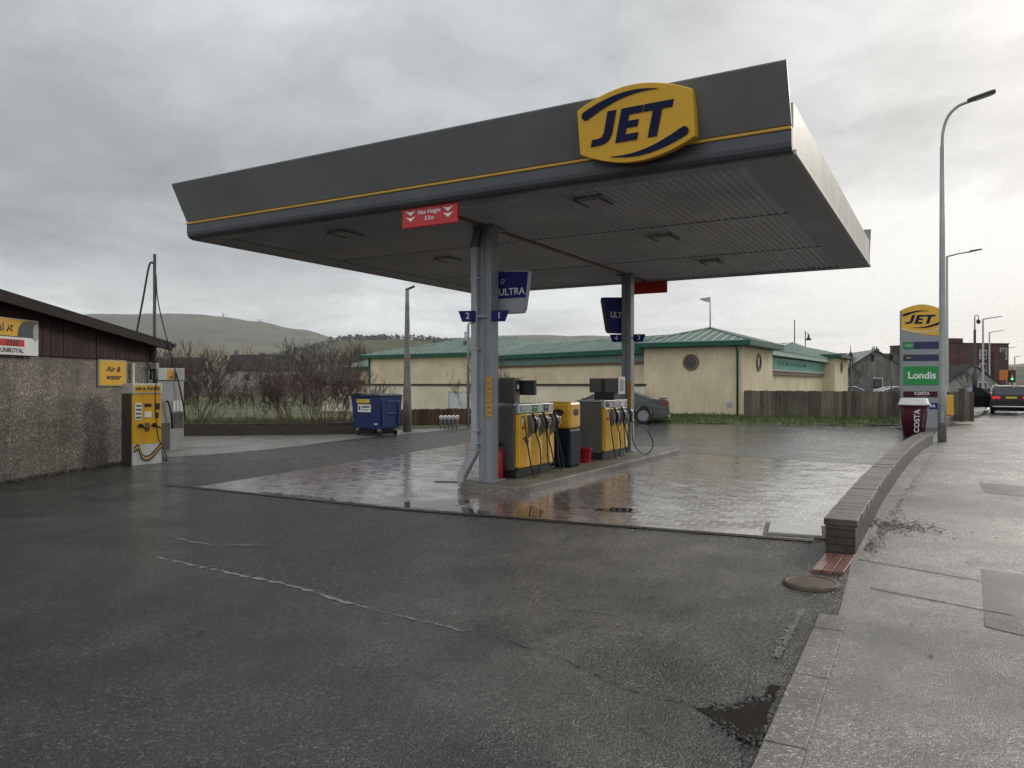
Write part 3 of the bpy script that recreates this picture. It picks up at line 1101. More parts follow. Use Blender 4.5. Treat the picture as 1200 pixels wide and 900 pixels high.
# orange notice strips on the columns
for vv, z0, z1 in ((-2.82, 1.14, 1.76), (3.2, 1.08, 1.72)):
    q = MB().box(.05, .135, vv - .15, vv - .125, z0, z1).build('notice_strip', M['orange_tag'], t, .003)
    mb = MB()
    rr_ = random.Random(2)
    for i in range(7):
        zz = z0 + .06 + i * (z1 - z0 - .1) / 7
        mb.box(.065, .065 + rr_.uniform(.03, .055), vv - .153, vv - .1505, zz, zz + .018)
    mb.build('lettering', M['brown_band'], q)


# ------------------------------------------------------------------ logo (letters + swooshes) in local x,z
def logo_letters():
    E_ = [(0, 0), (.62, 0), (.62, .21), (.25, .21), (.25, .40), (.56, .40), (.56, .60), (.25, .60), (.25, .79), (.62, .79), (.62, 1), (0, 1)]
    T_ = [(.22, 0), (.47, 0), (.47, .79), (.74, .79), (.74, 1), (-.05, 1), (-.05, .79), (.22, .79)]
    J_ = [(-.06, 0), (.2, 0), (.36, .04), (.46, .13), (.51, .3), (.51, 1), (.26, 1), (.26, .36), (.23, .25), (.15, .21), (-.06, .21)]
    res = []
    for poly, ox in ((J_, 0), (E_, .66), (T_, 1.36)):
        res.append([((x + ox) + .24 * y, y) for x, y in poly])
    return res


def swoosh(path, w0, n=22, capn=6):
    """tapering stroke along path (list of x,z), round at the start, a point at the end"""
    P_ = [Vector(p) for p in path]
    L_, R_ = [], []
    m_ = len(P_)
    for i, p in enumerate(P_):
        d = (P_[min(i + 1, m_ - 1)] - P_[max(i - 1, 0)]).normalized()
        nn = Vector((-d.y, d.x))
        ww = w0 * (1 - (i / (m_ - 1)) ** 1.3) * .5
        L_.append(p + nn * ww)
        R_.append(p - nn * ww)
    d0 = (P_[1] - P_[0]).normalized()
    n0 = Vector((-d0.y, d0.x))
    cap = []
    for k in range(1, capn):
        a = PI * k / capn
        cap.append(P_[0] - n0 * math.cos(a) * w0 * .5 * 1.0 - d0 * math.sin(a) * w0 * .5)
    pts = R_[::-1][:-1] + [R_[0]] + cap + L_
    return [(p.x, p.y) for p in pts]


def make_logo(parent, cx, cz, W, H, y, m, ext=.012):
    """W x H field; navy letters and two swooshes"""
    s_ = .44 * H
    for poly in logo_letters():
        mb = MB()
        mb.prism([(cx - .015 * W + (x - 1.16) * s_ * 1.16 * (W / H) / 1.62, cz - s_ / 2 + z * s_) for x, z in poly], y, y - ext, 'xz')
        mb.build('letter', m, parent)
    up = []
    for k in range(21):
        x = -W * .43 + W * .66 * k / 20
        zt = H * (.295 + .205 * math.sin(PI * (x / W + .5)) ** .9)
        up.append((cx + x, cz + zt - H * (.135 - .075 * k / 20)))
    dn = [(2 * cx - x, 2 * cz - z) for x, z in up]
    for path in (up, dn):
        mb = MB()
        mb.prism(swoosh(path, H * .12), y, y - ext, 'xz')
        mb.build('swoosh', m, parent)


def barrel(W, He, Hm, n=14):
    top = [(-W / 2 + W * k / n, He / 2 + (Hm - He) / 2 * math.sin(PI * k / n) ** .9) for k in range(n + 1)]
    return top[::-1] + [(x, -z) for x, z in top]


o3 = F(3.21, -VH - .33, 4.605)
t = thing('logo_sign', 'yellow barrel shaped fuel brand sign with navy letters on the canopy front', 'sign', o3, CROT, None, R(10))
MB().prism(barrel(1.37, .50, .845), -.06, .10, 'xz').build('sign_box', M['yellow'], t, .012, 3)
make_logo(t, 0, 0, 1.34, .815, -.062, M['navy'])

# max height boards
def height_board(v, label, flip):
    tt = thing('height_sign', label, 'sign', F(.09 if not flip else .02, v, 3.995), CROT + (PI if flip else 0))
    MB().box(-.47, .47, -.02, .02, -.165, .165).build('board', M['red'], tt, .01)
    for sx_ in (-.315, .315):
        for dz in (.035, -.045):
            mb = MB()
            mb.prism([(sx_ - .085, dz + .035), (sx_ - .02, dz + .018), (sx_ + .02, dz + .018), (sx_ + .085, dz + .035), (sx_, dz - .035)], -.021, -.025, 'xz')
            mb.build('arrow', M['white'], tt)
    text('Max Height', .082, M['white'], 'lettering', tt, (0, -.022, .035), .002, .001)
    text('3.5m', .082, M['white'], 'lettering', tt, (0, -.022, -.055), .002, .001)
    for sx_ in (-.35, .35):
        MB().box(sx_ - .012, sx_ + .012, -.01, .01, .16, .20).build('hanger', M['galv'], tt)


height_board(-VH + .02, 'red maximum height board with white arrows under the canopy front', False)
height_board(VH - .02, 'dark backed red height board under the far edge of the canopy', True)


# ULTRA flag boards by each column, trapezoid, blue above grey
def ultra(px_off, v, z, label, flip):
    yaw = CROT + (R(62) if flip else R(0))
    tt = thing('fuel_sign', label, 'sign', F(px_off, v, z), yaw)
    if flip:
        tt.scale = (1.2, 1.2, 1.2)
    sg = -1 if flip else .8
    outl = [(0, .36), (.70, .32), (.71, .26), (.60, -.28), (.56, -.34), (0, -.34)]
    outl = [(sg * x, zz) for x, zz in outl]
    inn = [(.02, .335), (.675, .298), (.68, .26), (.628, -.10), (.02, -.10)]
    inn2 = [(.02, -.104), (.624, -.104), (.575, -.27), (.545, -.315), (.02, -.315)]
    MB().prism(outl, -.05, .05, 'xz').build('board', M['ultra_grey' if not flip else 'black'], tt, .012)
    MB().prism([(sg * x, zz) for x, zz in inn], -.0505, -.054, 'xz').build('blue_panel', M['ultra_blue'], tt)
    MB().prism([(sg * x, zz) for x, zz in inn2], -.0505, -.054, 'xz').build('lower_panel', M['ultra_grey' if not flip else 'ultra_blue'], tt)
    text('ULTRA', .155, M['white'], 'lettering', tt, (.315 * sg, -.055, .0), .002, .0015, sx=1.0)
    mb = MB()
    for k, rr2 in enumerate((.055, .033)):
        pts = arc(.12, .17, rr2, rr2 * .8, 20 + 180 * k, 250 + 180 * k, 14) + arc(.12, .17, rr2 - .013, rr2 * .8 - .013, 250 + 180 * k, 20 + 180 * k, 14)
        mb.prism([(sg * x if not flip else x - .22, zz) for x, zz in pts], -.055, -.057, 'xz')
    mb.build('emblem', M['ultra_grey'], tt)
    return tt


ultra(.08, -2.62, 3.10, 'blue and grey fuel sign hanging right of the near canopy column', False)
ultra(-.02, 3.45, 3.20, 'dark edged blue fuel sign hanging left of the far canopy column', True)


def pump_number(v, z, a, b, label):
    tt = thing('pump_number_sign', label, 'sign', F(.05 if v > 0 else 0, v, z), CROT + R(20))
    for sx_, ch_ in ((-1, a), (1, b)):
        poly = [(sx_ * .13, .085), (sx_ * .40, .085), (sx_ * .34, -.085), (sx_ * .13, -.085)]
        pl = MB().prism(poly, -.03, .03, 'xz').build('plate', M['ultra_blue'], tt, .008)
        text(ch_, .14, M['white'], 'numeral', pl, (sx_ * .25, -.032, 0), .002, .001)
    MB().box(-.14, .14, .0, .02, -.02, .02).build('bracket', M['column'], tt)


pump_number(-2.97, 2.71, '2', '1', 'blue pump number plates reading 2 and 1 on the near column')
pump_number(3.05, 2.68, '4', '3', 'blue pump number plates reading 4 and 3 on the far column')

# ------------------------------------------------------------------ pump island
hw, ya, yb = .60, -3.02, 4.2
n = 12
outl = [(hw * math.cos(PI * k / n), yb + .75 * math.sin(PI * k / n)) for k in range(n + 1)]
outl += [(-hw * math.cos(PI * k / n), ya - .32 * math.sin(PI * k / n) ** .8) for k in range(n + 1)]
t = thing('pump_island', 'raised concrete pump island with stone kerb and rounded ends', 'island', F(.25, 0), CROT)
MB().prism([(x * .82, y * .985) for x, y in outl], .0, .128, 'xy').build('slab', M['island'], t, .008)
mb = MB()
outer, inner = outl, [(x * .825, y * .986) for x, y in outl]
n2 = len(outer)
vs = [(x, y, 0) for x, y in outer] + [(x * .99, y * .998, .125) for x, y in outer] + [(x, y, .132) for x, y in inner] + [(x, y, 0) for x, y in inner]
fs = []
for i in range(n2):
    j = (i + 1) % n2
    for k in range(3):
        fs.append((k * n2 + i, k * n2 + j, (k + 1) * n2 + j, (k + 1) * n2 + i))
mb.add(vs, fs)
mb.build('kerb_ring', M['kerb'], t, .012, 2)


# ------------------------------------------------------------------ petrol pumps
def bez(pts, n=24):
    """smooth curve through points (Catmull-Rom)"""
    P_ = [Vector(p) for p in pts]
    P_ = [P_[0] * 2 - P_[1]] + P_ + [P_[-1] * 2 - P_[-2]]
    res = []
    segs = len(P_) - 3
    per = max(3, n // segs)
    for i in range(segs):
        a, b, c, d = P_[i:i + 4]
        for k in range(per):
            q = k / per
            res.append(.5 * ((2 * b) + (c - a) * q + (2 * a - 5 * b + 4 * c - d) * q * q + (3 * b - a - 3 * c + d) * q ** 3))
    res.append(P_[-2])
    return res


def make_pump(v, label, first):
    tt = thing('fuel_pump', label, 'fuel pump', F(0, v, .13), CROT, 'petrol pumps on the island')
    hl = .64
    MB().box(-.27, .27, -hl + .03, hl - .03, 0, .13).build('plinth', M['black'], tt, .01)
    mb = MB()
    mb.box(-.25, .25, -hl, hl, .13, 1.15)
    mb.build('cabinet', M['steel'], tt, .012)
    MB().box(-.255, .255, -hl - .004, -hl + .06, 1.155, 1.20).build('end_cap', M['steel_lite'], tt, .006)
    MB().box(-.24, .24, -hl + .065, hl - .004, 1.152, 1.19).build('top_cover', M['steel'], tt, .01)
    for sx_ in (1, -1):
        # yellow front in three bulged doors
        w3 = 2 * (hl - .02) / 3
        for k in range(3):
            ys = -hl + .02 + k * w3
            poly = [(sx_ * .25, ys + .003), (sx_ * .25, ys + w3 - .003), (sx_ * .335, ys + w3 - .003)] + [(sx_ * .352, ys + w3 * .5)] + [(sx_ * .335, ys + .015), (sx_ * .32, ys + .003)]
            MB().prism(poly, .17, 1.03, 'xy').build('front_panel', M['yellow_pump'], tt, .012)
        MB().box(min(sx_ * .25, sx_ * .30), max(sx_ * .25, sx_ * .30), -hl + .02, hl - .02, .13, .168).build('kick_strip', M['black'], tt)
        lab = MB().box(min(sx_ * .25, sx_ * .315), max(sx_ * .25, sx_ * .315), -hl + .01, hl - .01, 1.04, 1.19).build('label_rail', M['steel_lite'], tt, .01)
        for k, mm_ in enumerate((M['ultra_grey'], M['green_label'], M['black']) if first else (M['price'], M['ultra_grey'], M['white'])):
            ys = -hl + .10 + k * .40
            MB().box(min(sx_ * .316, sx_ * .322), max(sx_ * .316, sx_ * .322), ys, ys + .17, 1.06, 1.17).build('grade_label', mm_, lab)
            MB().box(min(sx_ * .323, sx_ * .325), max(sx_ * .323, sx_ * .325), ys + .03, ys + .14, 1.125, 1.135).build('grade_print', M['white'] if mm_ is not M['white'] else M['black'], lab)
        rs_ = random.Random(31 if first else 37)
        for k, (yy, zz, ww, hh, cm) in enumerate(((-.56, .90, .10, .075, 'white'), (-.545, .79, .07, .05, 'red'), (.46, .93, .11, .06, 'white'), (.10, .975, .16, .03, 'navy'), (-.28, .975, .16, .03, 'navy'))):
            MB().box(min(sx_ * .345, sx_ * .3555), max(sx_ * .345, sx_ * .3555), yy, yy + ww, zz, zz + hh).build('sticker', M[cm], tt)
        # emblem on the first door
        if sx_ > 0 and first:
            mb = MB()
            mb.tube([(.345, -.52, .62), (.35, -.47, .66), (.352, -.40, .64)], .009, 6)
            mb.tube([(.348, -.46, .66), (.35, -.44, .58), (.35, -.40, .53), (.349, -.36, .52)], .011, 6)
            mb.tube([(.35, -.47, .59), (.352, -.40, .61), (.352, -.34, .58)], .009, 6)
            mb.build('emblem', M['navy'], tt)
        # nozzle boots, nozzles and hoses
        for k in range(3):
            ys = -.27 + k * .385
            d_ = -.06
            hb = MB()
            hb.prism([(ys - .11, 1.02), (ys + .13, 1.02), (ys + .15, .74), (ys - .09, .64)], sx_ * .352, sx_ * .368, 'yz')
            hb.build('nozzle_boot', M['steel'], tt, .006)
            nz = MB()
            nz.tube([(sx_ * .40, ys + .07, .72), (sx_ * .43, ys + .05, .84), (sx_ * .44, ys + .0, .95), (sx_ * .40, ys - .045, 1.03)], [.022, .03, .034, .022], 8)
            nzo = nz.build('nozzle', M['black'], tt)
            gd = MB()
            gd.tube([(sx_ * .43, ys + .03, .96), (sx_ * .455, ys + .105, .95), (sx_ * .45, ys + .125, .86), (sx_ * .42, ys + .07, .76)], .013, 6)
            gd.tube([(sx_ * .445, ys - .02, 1.0), (sx_ * .462, ys + .03, .88)], .026, 8)
            gd.build('guard', M['chrome'], nzo)
            hs = MB()
            ht = -.02 * k
            if k == 0:
                pts = [(sx_ * .36, ys - .30, 1.0), (sx_ * .40, ys - .30, .94), (sx_ * .43, ys - .24, .5), (sx_ * .46, ys - .14, .08), (sx_ * .47, ys + .0, .03), (sx_ * .46, ys + .14, .2), (sx_ * .44, ys + .14, .5), (sx_ * .40, ys + .07, .72)]
            elif k == 2 and not first:
                pts = [(sx_ * .36, ys - .10, 1.0), (sx_ * .46, ys, .8), (sx_ * .5, ys + .0, .3), (sx_ * .62, ys + .2, .04), (sx_ * .72, ys + .42, .06), (sx_ * .76, ys + .5, .25), (sx_ * .66, ys + .35, .55), (sx_ * .40, ys + .07, .74)]
            else:
                dz = (.05, .10, .02)[k]
                pts = [(sx_ * .36, ys - .10, 1.0), (sx_ * .41, ys - .08, .9), (sx_ * .46, ys + .08, .45 + dz), (sx_ * .48, ys + .2, .06 + dz), (sx_ * .48, ys + .09, .03 + dz), (sx_ * .46, ys + .02, .25), (sx_ * .43, ys + .05, .55), (sx_ * .40, ys + .07, .72)]
            hs.tube(bez(pts, 42), .012, 8)
            hs.build('hose', M['rubber'], tt)
    # heads
    if first:
        tb = MB().box(-.25, .26, -hl - .002, -hl + .17, 1.205, 1.62).build('payment_tower', M['steel'], tt, .008)
        MB().box(.262, .272, -hl + .03, -hl + .14, 1.42, 1.58).build('display', M['screen'], tb, .003)
        MB().box(.262, .27, -hl + .04, -hl + .13, 1.25, 1.38).build('card_reader', mat('reader_pink', (.35, .2, .2), .5), tb, .003)
        MB().box(.262, .275, -hl + .05, -hl + .11, 1.44, 1.51).build('receipt_slot', M['white'], tb, .002)
        hd = MB().box(.10, .50, -hl + .22, -hl + .30, 1.34, 1.58).build('display_head', M['black'], tt, .01)
        MB().box(.12, .48, -hl + .214, -hl + .219, 1.36, 1.56).build('screen', M['screen'], hd)
        MB().box(.05, .11, -hl + .2, -hl + .3, 1.19, 1.45).build('neck', M['steel'], tt)
    else:
        hd = MB().box(-.30, .36, .02, .26, 1.34, 1.64).build('display_head', M['steel'], tt, .01)
        MB().box(-.27, -.05, .012, .018, 1.36, 1.62).build('screen', M['steel'], hd)
        MB().box(-.02, .05, .010, .018, 1.355, 1.625).build('divider', M['black'], hd)
        MB().box(.08, .33, .012, .018, 1.36, 1.62).build('screen', M['steel'], hd)
        fr = MB().box(.362, .38, -.02, .34, 1.31, 1.67).build('price_display', M['white'], hd, .006)
        MB().box(.381, .385, .05, .27, 1.37, 1.61).build('screen', M['ultra_grey'], fr)
        MB().box(-.2, .24, .06, .22, 1.18, 1.34).build('neck', M['black'], tt)
    return tt


make_pump(-1.80, 'yellow fuel pump with payment tower beside the near column', True)
make_pump(1.72, 'yellow fuel pump beyond the rounded bin with a hose loop hanging out', False)

# rounded yellow-topped service bin between the pumps
t = thing('service_bin', 'rounded bin with yellow top and navy body between the two pumps', 'bin', F(.12, -.36, .13), CROT)
sq = [(-.24, -.24), (.24, -.24), (.24, .24), (-.24, .24)]
MB().prism(sq, .0, .70, 'xy').build('body', M['bin_navy'], t, .05, 4)
MB().prism([(x * 1.02, y * 1.02) for x, y in sq], .70, 1.20, 'xy').build('top', M['yellow_pump'], t, .07, 5)
for ax in (0, 1):
    mb = MB()
    ell = arc(0, 1.0, .12, .065, 0, 360, 20)[:-1]
    if ax:
        mb.prism(ell, .246, .25, 'yz')
    else:
        mb.prism(ell, -.2465, -.2515, 'xz')
    mb.build('slot', mat('slot_maroon', (.05, .012, .014), .5), t)
# extinguisher
t = thing('fire_extinguisher', 'red fire extinguisher standing between the near column and pump', 'extinguisher', F(.02, -2.56, .13), CROT)
MB().lathe([(.078, 0), (.082, .01), (.082, .40), (.07, .45), (.03, .48), (.025, .52)], 20).build('cylinder', M['bucket_red'], t)
mb = MB()
mb.box(-.02, .09, -.012, .012, .52, .55)
mb.box(-.02, .07, -.01, .01, .565, .585)
mb.tube(bez([(.03, 0, .54), (.13, 0, .54), (.155, 0, .40), (.13, 0, .16)], 16), .012, 6)
mb.build('valve_hose', M['black'], t)
# bucket
t = thing('bucket', 'red plastic bucket beside the rounded bin on the island', 'bucket', F(.20, .42, .13), CROT)
mb = MB()
mb.lathe([(.095, 0), (.128, .27), (.138, .275), (.138, .285), (.122, .283), (.09, .02), (0, .02)], 24, caps=False)
mb.build('pail', M['bucket_red'], t)
mb = MB()
mb.tube([(math.cos(a) * .135, .03, .27 - math.sin(a) * .06) for a in [PI * k / 10 for k in range(11)]], .004, 6)
mb.build('handle', M['galv'], t)


# ------------------------------------------------------------------ street lamps
def lamp_tall(loc, label):
    t = thing('street_lamp', label, 'street lamp', loc, R(-25), 'street lamps along the road')
    mb = MB()
    mb.lathe([(.115, 0), (.115, 1.55), (.085, 1.62), (.075, 5.0), (.058, 8.4)], 16)
    pole = mb.build('pole', M['lamp_grey'], t)
    mb = MB()
    mb.box(-.05, .05, -.118, -.112, .55, 1.0)
    mb.build('access_door', M['lamp_grey'], pole, .004)
    arm = bez([(0, 0, 8.35), (.02, 0, 8.8), (.14, 0, 9.22), (.38, 0, 9.48), (.68, 0, 9.58)], 20)
    MB().tube(arm, .04, 10).build('arm', M['lamp_grey'], t)
    T = Matrix.Translation((.62, 0, 9.57)) @ Matrix.Rotation(R(-14), 4, 'Y')
    mb = MB()
    mb.prism([(0, -.06), (.15, -.12), (.62, -.13), (.70, -.08), (.70, .08), (.62, .13), (.15, .12), (0, .06)], -.02, .07, 'xy', T)
    hd = mb.build('lamp_head', M['lamp_dark'], t, .02)
    mb = MB()
    mb.prism([(.2, -.09), (.6, -.09), (.6, .09), (.2, .09)], -.032, -.022, 'xy', T)
    mb.build('lens', M['ultra_grey'], hd)
    return t


def lamp_arm(loc, rot, h, arm, label, m=None, r=.075):
    t = thing('street_lamp', label, 'street lamp', loc, rot, 'street lamps along the road')
    m = m or M['lamp_grey']
    MB().lathe([(r * 1.4, 0), (r * 1.4, 1.4), (r, 1.5), (r * .7, h)], 12).build('pole', m, t)
    MB().tube([(0, 0, h - .02), (arm * .5, 0, h + .10), (arm, 0, h + .18)], r * .45, 8).build('arm', m, t)
    mb = MB()
    mb.prism([(arm - .05, h + .13), (arm + .62, h + .26), (arm + .64, h + .32), (arm + .05, h + .25)], -.11, .11, 'xz')
    mb.build('lamp_head', M['lamp_dark'], t, .02)
    return t


lamp_tall((12.23, 21.64, 0), 'tall tapered street lamp with curved arm at the wall end')
lamp_arm((24.0, 42, 0), R(-20), 8.7, 1.05, 'street lamp with straight arm just behind the tall curved one', None, .085)
lamp_arm((52.6, 85, 0), R(-15), 8.9, 1.3, 'street lamp in front of the dark brick building, taller of the two', None, .13)
lamp_arm((69.0, 110, 0), R(-15), 9.1, 1.2, 'street lamp in front of the dark brick building, shorter of the two', None, .13)
lamp_arm((97.0, 150, 0), R(-15), 8.7, 1.6, 'distant street lamp right of the dark brick building', None, .16)
lamp_arm((125.5, 190, 0), R(-15), 8.4, 1.0, 'farthest street lamp along the road', None, .18)
# short concrete lamp left, by the bin
t = thing('lamp_post', 'weathered tapering lamp post beside the blue bin', 'street lamp', (-3.62, 26.3, 0), R(5))
MB().lathe([(.15, 0), (.145, 1.2), (.11, 2.0), (.075, 4.3), (.06, 4.9)], 14).build('pole', M['lamp_conc'], t)
T = Matrix.Translation((-.05, 0, 4.86)) @ Matrix.Rotation(R(-24), 4, 'Y')
MB().prism([(0, -.05), (.34, -.07), (.36, .07), (0, .05)], 0, .07, 'xy', T).build('lamp_head', M['lamp_dark'], t, .01)

# ------------------------------------------------------------------ price totem
t = thing('price_totem', 'tall grey price totem with yellow arched top behind the lamp post', 'sign', (15.03, 28.0, 0), R(-12))
Wt = 1.36
W2 = Wt / 2
topz = lambda x: 4.36 + .21 * math.cos(PI * .5 * (x / W2)) ** .9 if abs(x) < W2 else 4.36
body = [(-W2, .05), (W2, .05), (W2, 3.6)] + [(W2 - Wt * k / 16, topz(W2 - Wt * k / 16 + (1e-4 if k == 0 else 0))) for k in range(17)]
MB().prism(body, -.12, .12, 'xz').build('panel', M['totem'], t, .015)
band = [(-W2 + .01, 3.62)] + [(-W2 + .01 + (Wt - .02) * k / 12, 3.62 - .20 * math.sin(PI * k / 24) ** 1.0 * 1.0) for k in range(1, 13)] + [(W2 - .01 - (Wt - .02) * k / 16, topz((W2 - Wt * k / 16) * .985) - .012) for k in range(17)]
hd = MB().prism(band, -.122, -.13, 'xz').build('header', M['yellow'], t)
low = [(-W2 + .02 + (Wt - .04) * k / 16, 3.70 - .13 * math.sin(PI * k / 16)) for k in range(17)]
lowb = [(x, z - .035) for x, z in low][::-1]
MB().prism(low + lowb, -.1305, -.134, 'xz').build('swoosh', M['offwhite'], hd)
make_logo(t, -.02, 4.02, 1.36, .74, -.1345, M['navy'], .006)
for z0, z1, mm_, nm in ((2.94, 3.20, M['price'], 'price_display'), (2.50, 2.73, M['price'], 'price_display')):
    q = MB().box(-.62, .62, -.14, -.122, z0, z1).build(nm, mm_, t, .006)
    g_ = M['green_label'] if z0 > 2.8 else M['black']
    MB().box(-.61, -.28, -.1445, -.1405, z0 + .015, z1 - .015).build('grade_label', g_, q)
    text('unleaded' if z0 > 2.8 else 'diesel', .072, M['white'], 'lettering', q, (-.445, -.146, (z0 + z1) / 2), .001)
q = MB().box(-.62, .62, -.14, -.122, 1.62, 2.30).build('shop_panel', M['londis'], t, .006)
text('Londis', .36, M['white'], 'lettering', q, (0, -.142, 1.96), .002, .007)
q = MB().box(-.62, .62, -.14, -.122, 1.17, 1.38).build('coffee_panel', M['maroon'], t, .006)
text('COSTA', .15, M['white'], 'lettering', q, (0, -.142, 1.30), .002, .004, spacing=1.1)
mb = MB()
mb.box(-.2, .2, -.1425, -.1405, 1.195, 1.205)
mb.build('tagline', M['ultra_grey'], q)
q = MB().box(-.62, .62, -.14, -.122, .74, .96).build('fuel_panel', M['ultra_blue'], t, .006)
text('ULTRA', .15, M['white'], 'lettering', q, (.22, -.142, .85), .002, .004)
mb = MB()
for k, rr2 in enumerate((.07, .04)):
    pts = arc(-.33, .85, rr2 * 1.3, rr2, 20 + 180 * k, 250 + 180 * k, 14) + arc(-.33, .85, rr2 * 1.3 - .018, rr2 - .018, 250 + 180 * k, 20 + 180 * k, 14)
    mb.prism(pts, -.141, -.144, 'xz')
mb.build('emblem', M['ultra_grey'], q)
MB().box(-W2 - .1, W2 + .1, -.3, .3, 0, .07).build('footing', M['kerb'], t, .01)

# ------------------------------------------------------------------ giant coffee-cup bin
t = thing('cup_bin', 'maroon litter bin shaped like a giant coffee cup with white lid', 'litter bin', (12.62, 23.9, 0), R(-24))
rb, rt, hb_ = .30, .415, .98
MB().lathe([(rb - .02, 0), (rb, .02), (rb + (rt - rb) * .5, hb_ * .5), (rt, hb_)], 32).build('cup', M['maroon'], t)
MB().lathe([(rt + .02, hb_), (rt + .045, hb_ + .01), (rt + .045, hb_ + .05), (rt + .005, hb_ + .07), (rt - .03, hb_ + .21), (rt - .05, hb_ + .22), (0, hb_ + .215)], 32, caps=False).build('lid', M['offwhite'], t)


def wrap(a0):
    def fn(p):
        # text laid along z: x (reading) -> up, z (glyph up) -> to the left round the cup
        zz = .50 + p.x
        rr2 = rb + (rt - rb) * zz / hb_ + .006 - p.y
        an = a0 - p.z / .37
        return Vector((rr2 * math.cos(an), rr2 * math.sin(an), zz))
    return fn


text('COSTA', .215, M['white'], 'lettering', t, (0, 0, 0), .002, .006, fn=wrap(R(-80)), spacing=1.05)
text('EXPRESS', .085, mat('dull_print', (.30, .20, .22), .5), 'lettering', t, (0, 0, 0), .002, .002, fn=wrap(R(-48)), spacing=1.35)

# small yellow post sign and yellow-based pillar
t = thing('yellow_post_sign', 'small yellow sign on a short post behind the tall lamp', 'sign', (16.3, 28.9, 0), R(-10))
MB().box(-.05, .05, -.05, .05, 0, .5).build('post', M['yellow'], t, .01)
MB().prism([(-.42, .50), (.42, .46), (.42, 1.22), (-.36, 1.28)], -.04, .04, 'xz').build('board', M['yellow'], t, .02)
text('AIR', .14, mat('print_brown', (.3, .15, .02), .5), 'lettering', t, (.05, -.042, .85), .001)
t = thing('gate_pillar', 'short brown pillar with yellow painted foot at the end of the fence', 'pillar', (20.55, 34.5, 0), R(-32))
MB().box(-.22, .22, -.22, .22, .62, 1.28).build('shaft', M['brick_dark'], t, .02)
MB().box(-.235, .235, -.235, .235, 0, .618).build('foot', M['yellow'], t, .02)


# ------------------------------------------------------------------ timber fences
def fence(name, label, a, b, z0, h, m, bw=.14, gap=.02):
    a, b = Vector(a), Vector(b)
    d = b - a
    L_ = d.length
    t = thing(name, label, 'fence', (a.x, a.y, 0), math.atan2(d.y, d.x))
    rnd = random.Random(len(label))
    mb = MB()
    k = 0.
    while k < L_:
        hh = h + rnd.uniform(-.015, .015)
        y0 = rnd.uniform(-.004, .004)
        T = Matrix.Translation((k + bw / 2, 0, 0)) @ Matrix.Rotation(rnd.uniform(-.008, .008), 4, 'Y')
        mb.box(-bw / 2, bw / 2, y0 - .012, y0 + .012, z0 + rnd.uniform(0, .03), z0 + hh, T)
        k += bw + gap
    mb.build('board_panel', m, t)
    k = 0.
    while k < L_ + .1:
        MB().box(k - .05, k + .05, .06, .16, 0, z0 + h - .05).build('post', m, t)
        k += 2.4
    for zz in (z0 + .2, z0 + h - .2):
        MB().box(0, L_, .013, .055, zz - .04, zz + .04).build('rail', m, t)
    MB().box(0, L_, .013, .022, z0 + .02, z0 + h - .04).build('backing_boards', m, t)
    return t


fence('timber_fence', 'grey weathered board fence along the grass right of the cream building', (10.95, 35.85), (18.9, 31.2), .10, 1.24, M['wood_grey'], .17, .008)
fence('low_timber_fence', 'low brown board fence behind the blue bin', (-4.45, 29.0), (-.6, 30.9), .02, .66, M['wood_red'], .11, .012)

# grass bank
bank = [(5.5, 32.0), (8.8, 31.6), (11.5, 30.9), (14.2, 30.0), (15.6, 28.0), (18.2, 31.5), (20.7, 35.0), (19.5, 33.0), (18.9, 31.6), (10.95, 36.2), (7.2, 38.4)]
bz = [.0, .0, .0, .0, .25, .25, .25, .22, .16, .13, .12]
mb = MB()
gx0, gx1, gy0, gy1 = 5.0, 20.5, 27.8, 39.0


def bank_h(x, y):
    # height rises from the front edge (a line) to the fence
    yf = 32.0 + (x - 5.5) * (30.0 - 32.0) / 8.7
    if x > 14.2:
        yf = 30.0 + (x - 14.2) * .3 - 1.2
    return max(-.02, min(.15, (y - yf) * .06)) + .03 * math.sin(x * 2.1) * math.sin(y * 1.7 + x)


nx, ny = 60, 44
vs, fs, ok = [], [], {}
for i in range(nx + 1):
    for j in range(ny + 1):
        x = gx0 + (gx1 - gx0) * i / nx
        y = gy0 + (gy1 - gy0) * j / ny
        vs.append((x, y, bank_h(x, y)))


def in_bank(x, y):
    yf = 32.0 + (x - 5.5) * (30.0 - 32.0) / 8.7 if x < 14.2 else max(29.9, 27.8 + (x - 15.7) * 1.42)
    right = 15.6 + (y - 28.0) * .70
    return y > yf and x < right and y < 39 and x > 5.4 + max(0, (y - 33.5)) * .2


for i in range(nx):
    for j in range(ny):
        x = gx0 + (gx1 - gx0) * (i + .5) / nx
        y = gy0 + (gy1 - gy0) * (j + .5) / ny
        if in_bank(x, y):
            fs.append((i * (ny + 1) + j, (i + 1) * (ny + 1) + j, (i + 1) * (ny + 1) + j + 1, i * (ny + 1) + j + 1))
mb.add(vs, fs)
struct(mb.build('grass_bank', M['bank']))
rg = random.Random(4)
gb = MB()
cnt = 0
while cnt < 9000:
    x, y = rg.uniform(5.4, 20.0), rg.uniform(28, 37.5)
    if not in_bank(x, y):
        continue
    cnt += 1
    z = bank_h(x, y)
    h = rg.uniform(.05, .16) * (1.6 if rg.random() < .12 else 1)
    a = rg.uniform(0, PI)
    dx, dy = math.cos(a) * .018, math.sin(a) * .018
    lx, ly = rg.uniform(-.06, .06), rg.uniform(-.06, .06)
    gb.add([(x - dx, y - dy, z - .01), (x + dx, y + dy, z - .01), (x + lx, y + ly, z + h)], [(0, 1, 2)])
struct(gb.build('grass', M['blade']), 'stuff')


